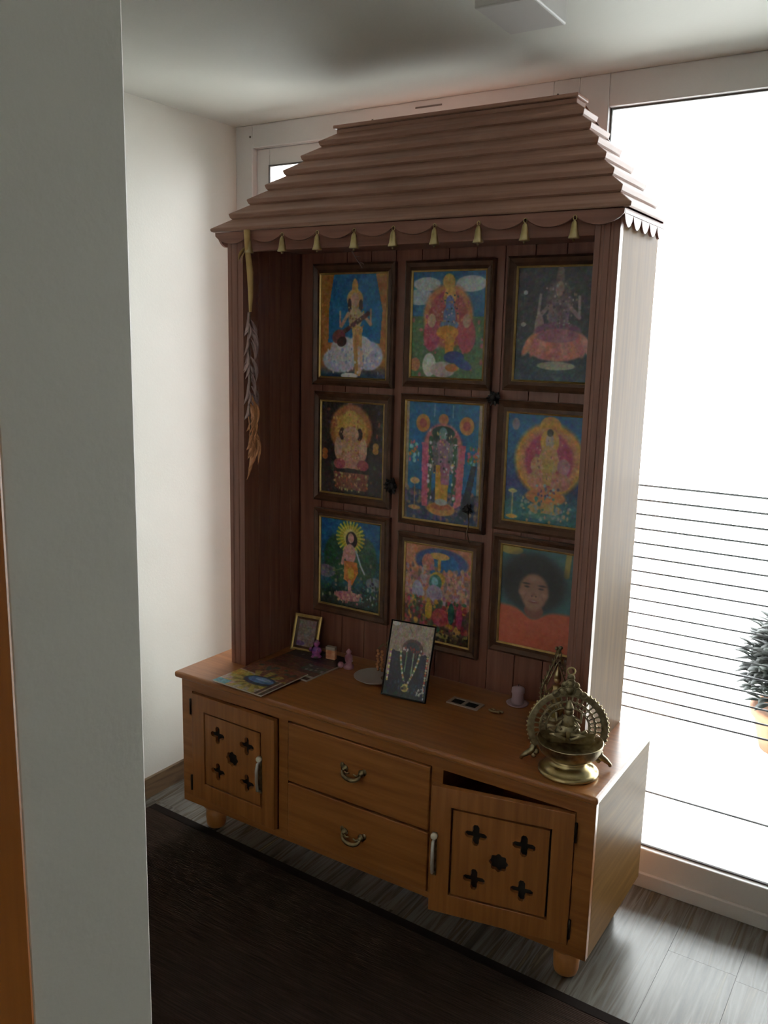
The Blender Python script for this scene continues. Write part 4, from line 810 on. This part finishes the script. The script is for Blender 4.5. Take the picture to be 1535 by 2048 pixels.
# ------------------------------------------------------------------ garland, dried flowers
gx, gy = 0.238, 0.127
gar = thing('dry_leaf_garland', 'long withered leaf garland hanging from the left end of the roof edge', 'garland', (gx, gy, 1.38))
mb = MB(); zt = 2.058; pts = [(gx-0.008, gy, zt), (gx-0.004, gy-0.001, 1.99), (gx+0.004, gy, 1.93), (gx+0.006, gy, 1.86), (gx+0.004, gy, 1.81)]
mb.tube(pts, [0.010, 0.009, 0.010, 0.008, 0.004], 8); mb.leaf((gx-0.008, gy, 2.01), (gx-0.035, gy-0.01, 1.965), 0.03); mb.leaf((gx-0.01, gy, 2.0), (gx-0.02, gy-0.012, 1.955), 0.025)
mb.build('ribbon', 'ribbon', gar)
MB().tube([(gx+0.004, gy, 1.82), (gx-0.004, gy, 1.72), (gx+0.002, gy, 1.60), (gx-0.002, gy, 1.50), (gx+0.004, gy, 1.42)], 0.0022, 6).build('string', 'string', gar)
rs = random.Random(11); mb = MB()
for k in range(26):
    z_ = 1.81-0.30*k/26; a = rs.uniform(0, 2*PI); b = (gx+0.006*math.cos(a), gy+0.004*math.sin(a), z_)
    mb.leaf(b, (b[0]+0.020*math.cos(a), b[1]+0.010*math.sin(a), z_-rs.uniform(0.05, 0.08)), rs.uniform(0.016, 0.028), 0.4, (0.3, 1, 0.2))
mb.build('withered_leaves', 'leaf_purple', gar)
mb = MB()
for k in range(15):
    z_ = 1.55-0.16*k/15; a = rs.uniform(-0.6, PI+0.6); b = (gx+0.008*math.cos(a), gy+0.004*math.sin(a), z_)
    mb.leaf(b, (b[0]+rs.uniform(-0.02, 0.036), b[1]-0.01, z_-rs.uniform(0.07, 0.13)), rs.uniform(0.020, 0.034), 0.5, (0.3, 1, 0.2))
mb.build('dry_leaves', 'leaf_dry', gar)
def rosette(x, z, r, label, tail=0):
    yb = YB-0.0165-0.024
    t = thing('dried_flower', label, 'dried flower', (x, yb, z))
    mb = MB()
    for k in range(16):
        a = 2*PI*k/16+rs.uniform(-0.1, 0.1); q = r*rs.uniform(0.7, 1.1)
        mb.leaf((x, yb, z), (x+q*math.cos(a), yb-0.006*rs.random(), z+q*math.sin(a)), r*0.45, 0.3, (0, 1, 0.1))
    mb.ball((x, yb-0.003, z), r*0.4, 8, (1, 0.6, 1)); mb.build('petals', 'flower_dark', t)
    if tail:
        MB().tube([(x+0.003, yb, z-0.01), (x+0.008, yb, z-tail*0.4), (x+0.002, yb-0.002, z-tail*0.7), (x+0.014, yb-0.001, z-tail)], 0.0018, 6).build('stalk', 'string', t)
rosette(0.572, 1.250, 0.030, 'dark withered flower stuck between the elephant-headed print and the centre print')
rosette(0.936, 1.565, 0.026, 'dark withered flower stuck above the golden-ring print at its left corner')
rosette(0.862, 1.205, 0.020, 'withered sprig with a long stalk over the lower right of the centre print', 0.11)
t = thing('dry_twig', 'thin dry twig hanging above the musician print', 'twig', (0.42, 0.45, 1.99))
MB().tube([(0.402, 0.45, 2.0205), (0.415, 0.452, 2.00), (0.43, 0.448, 1.985), (0.445, 0.45, 1.965)], 0.002, 6).leaf((0.43, 0.448, 1.985), (0.455, 0.445, 1.975), 0.01).leaf((0.415, 0.452, 2.0), (0.44, 0.445, 2.0), 0.01).build('stem', 'leaf_purple', t)
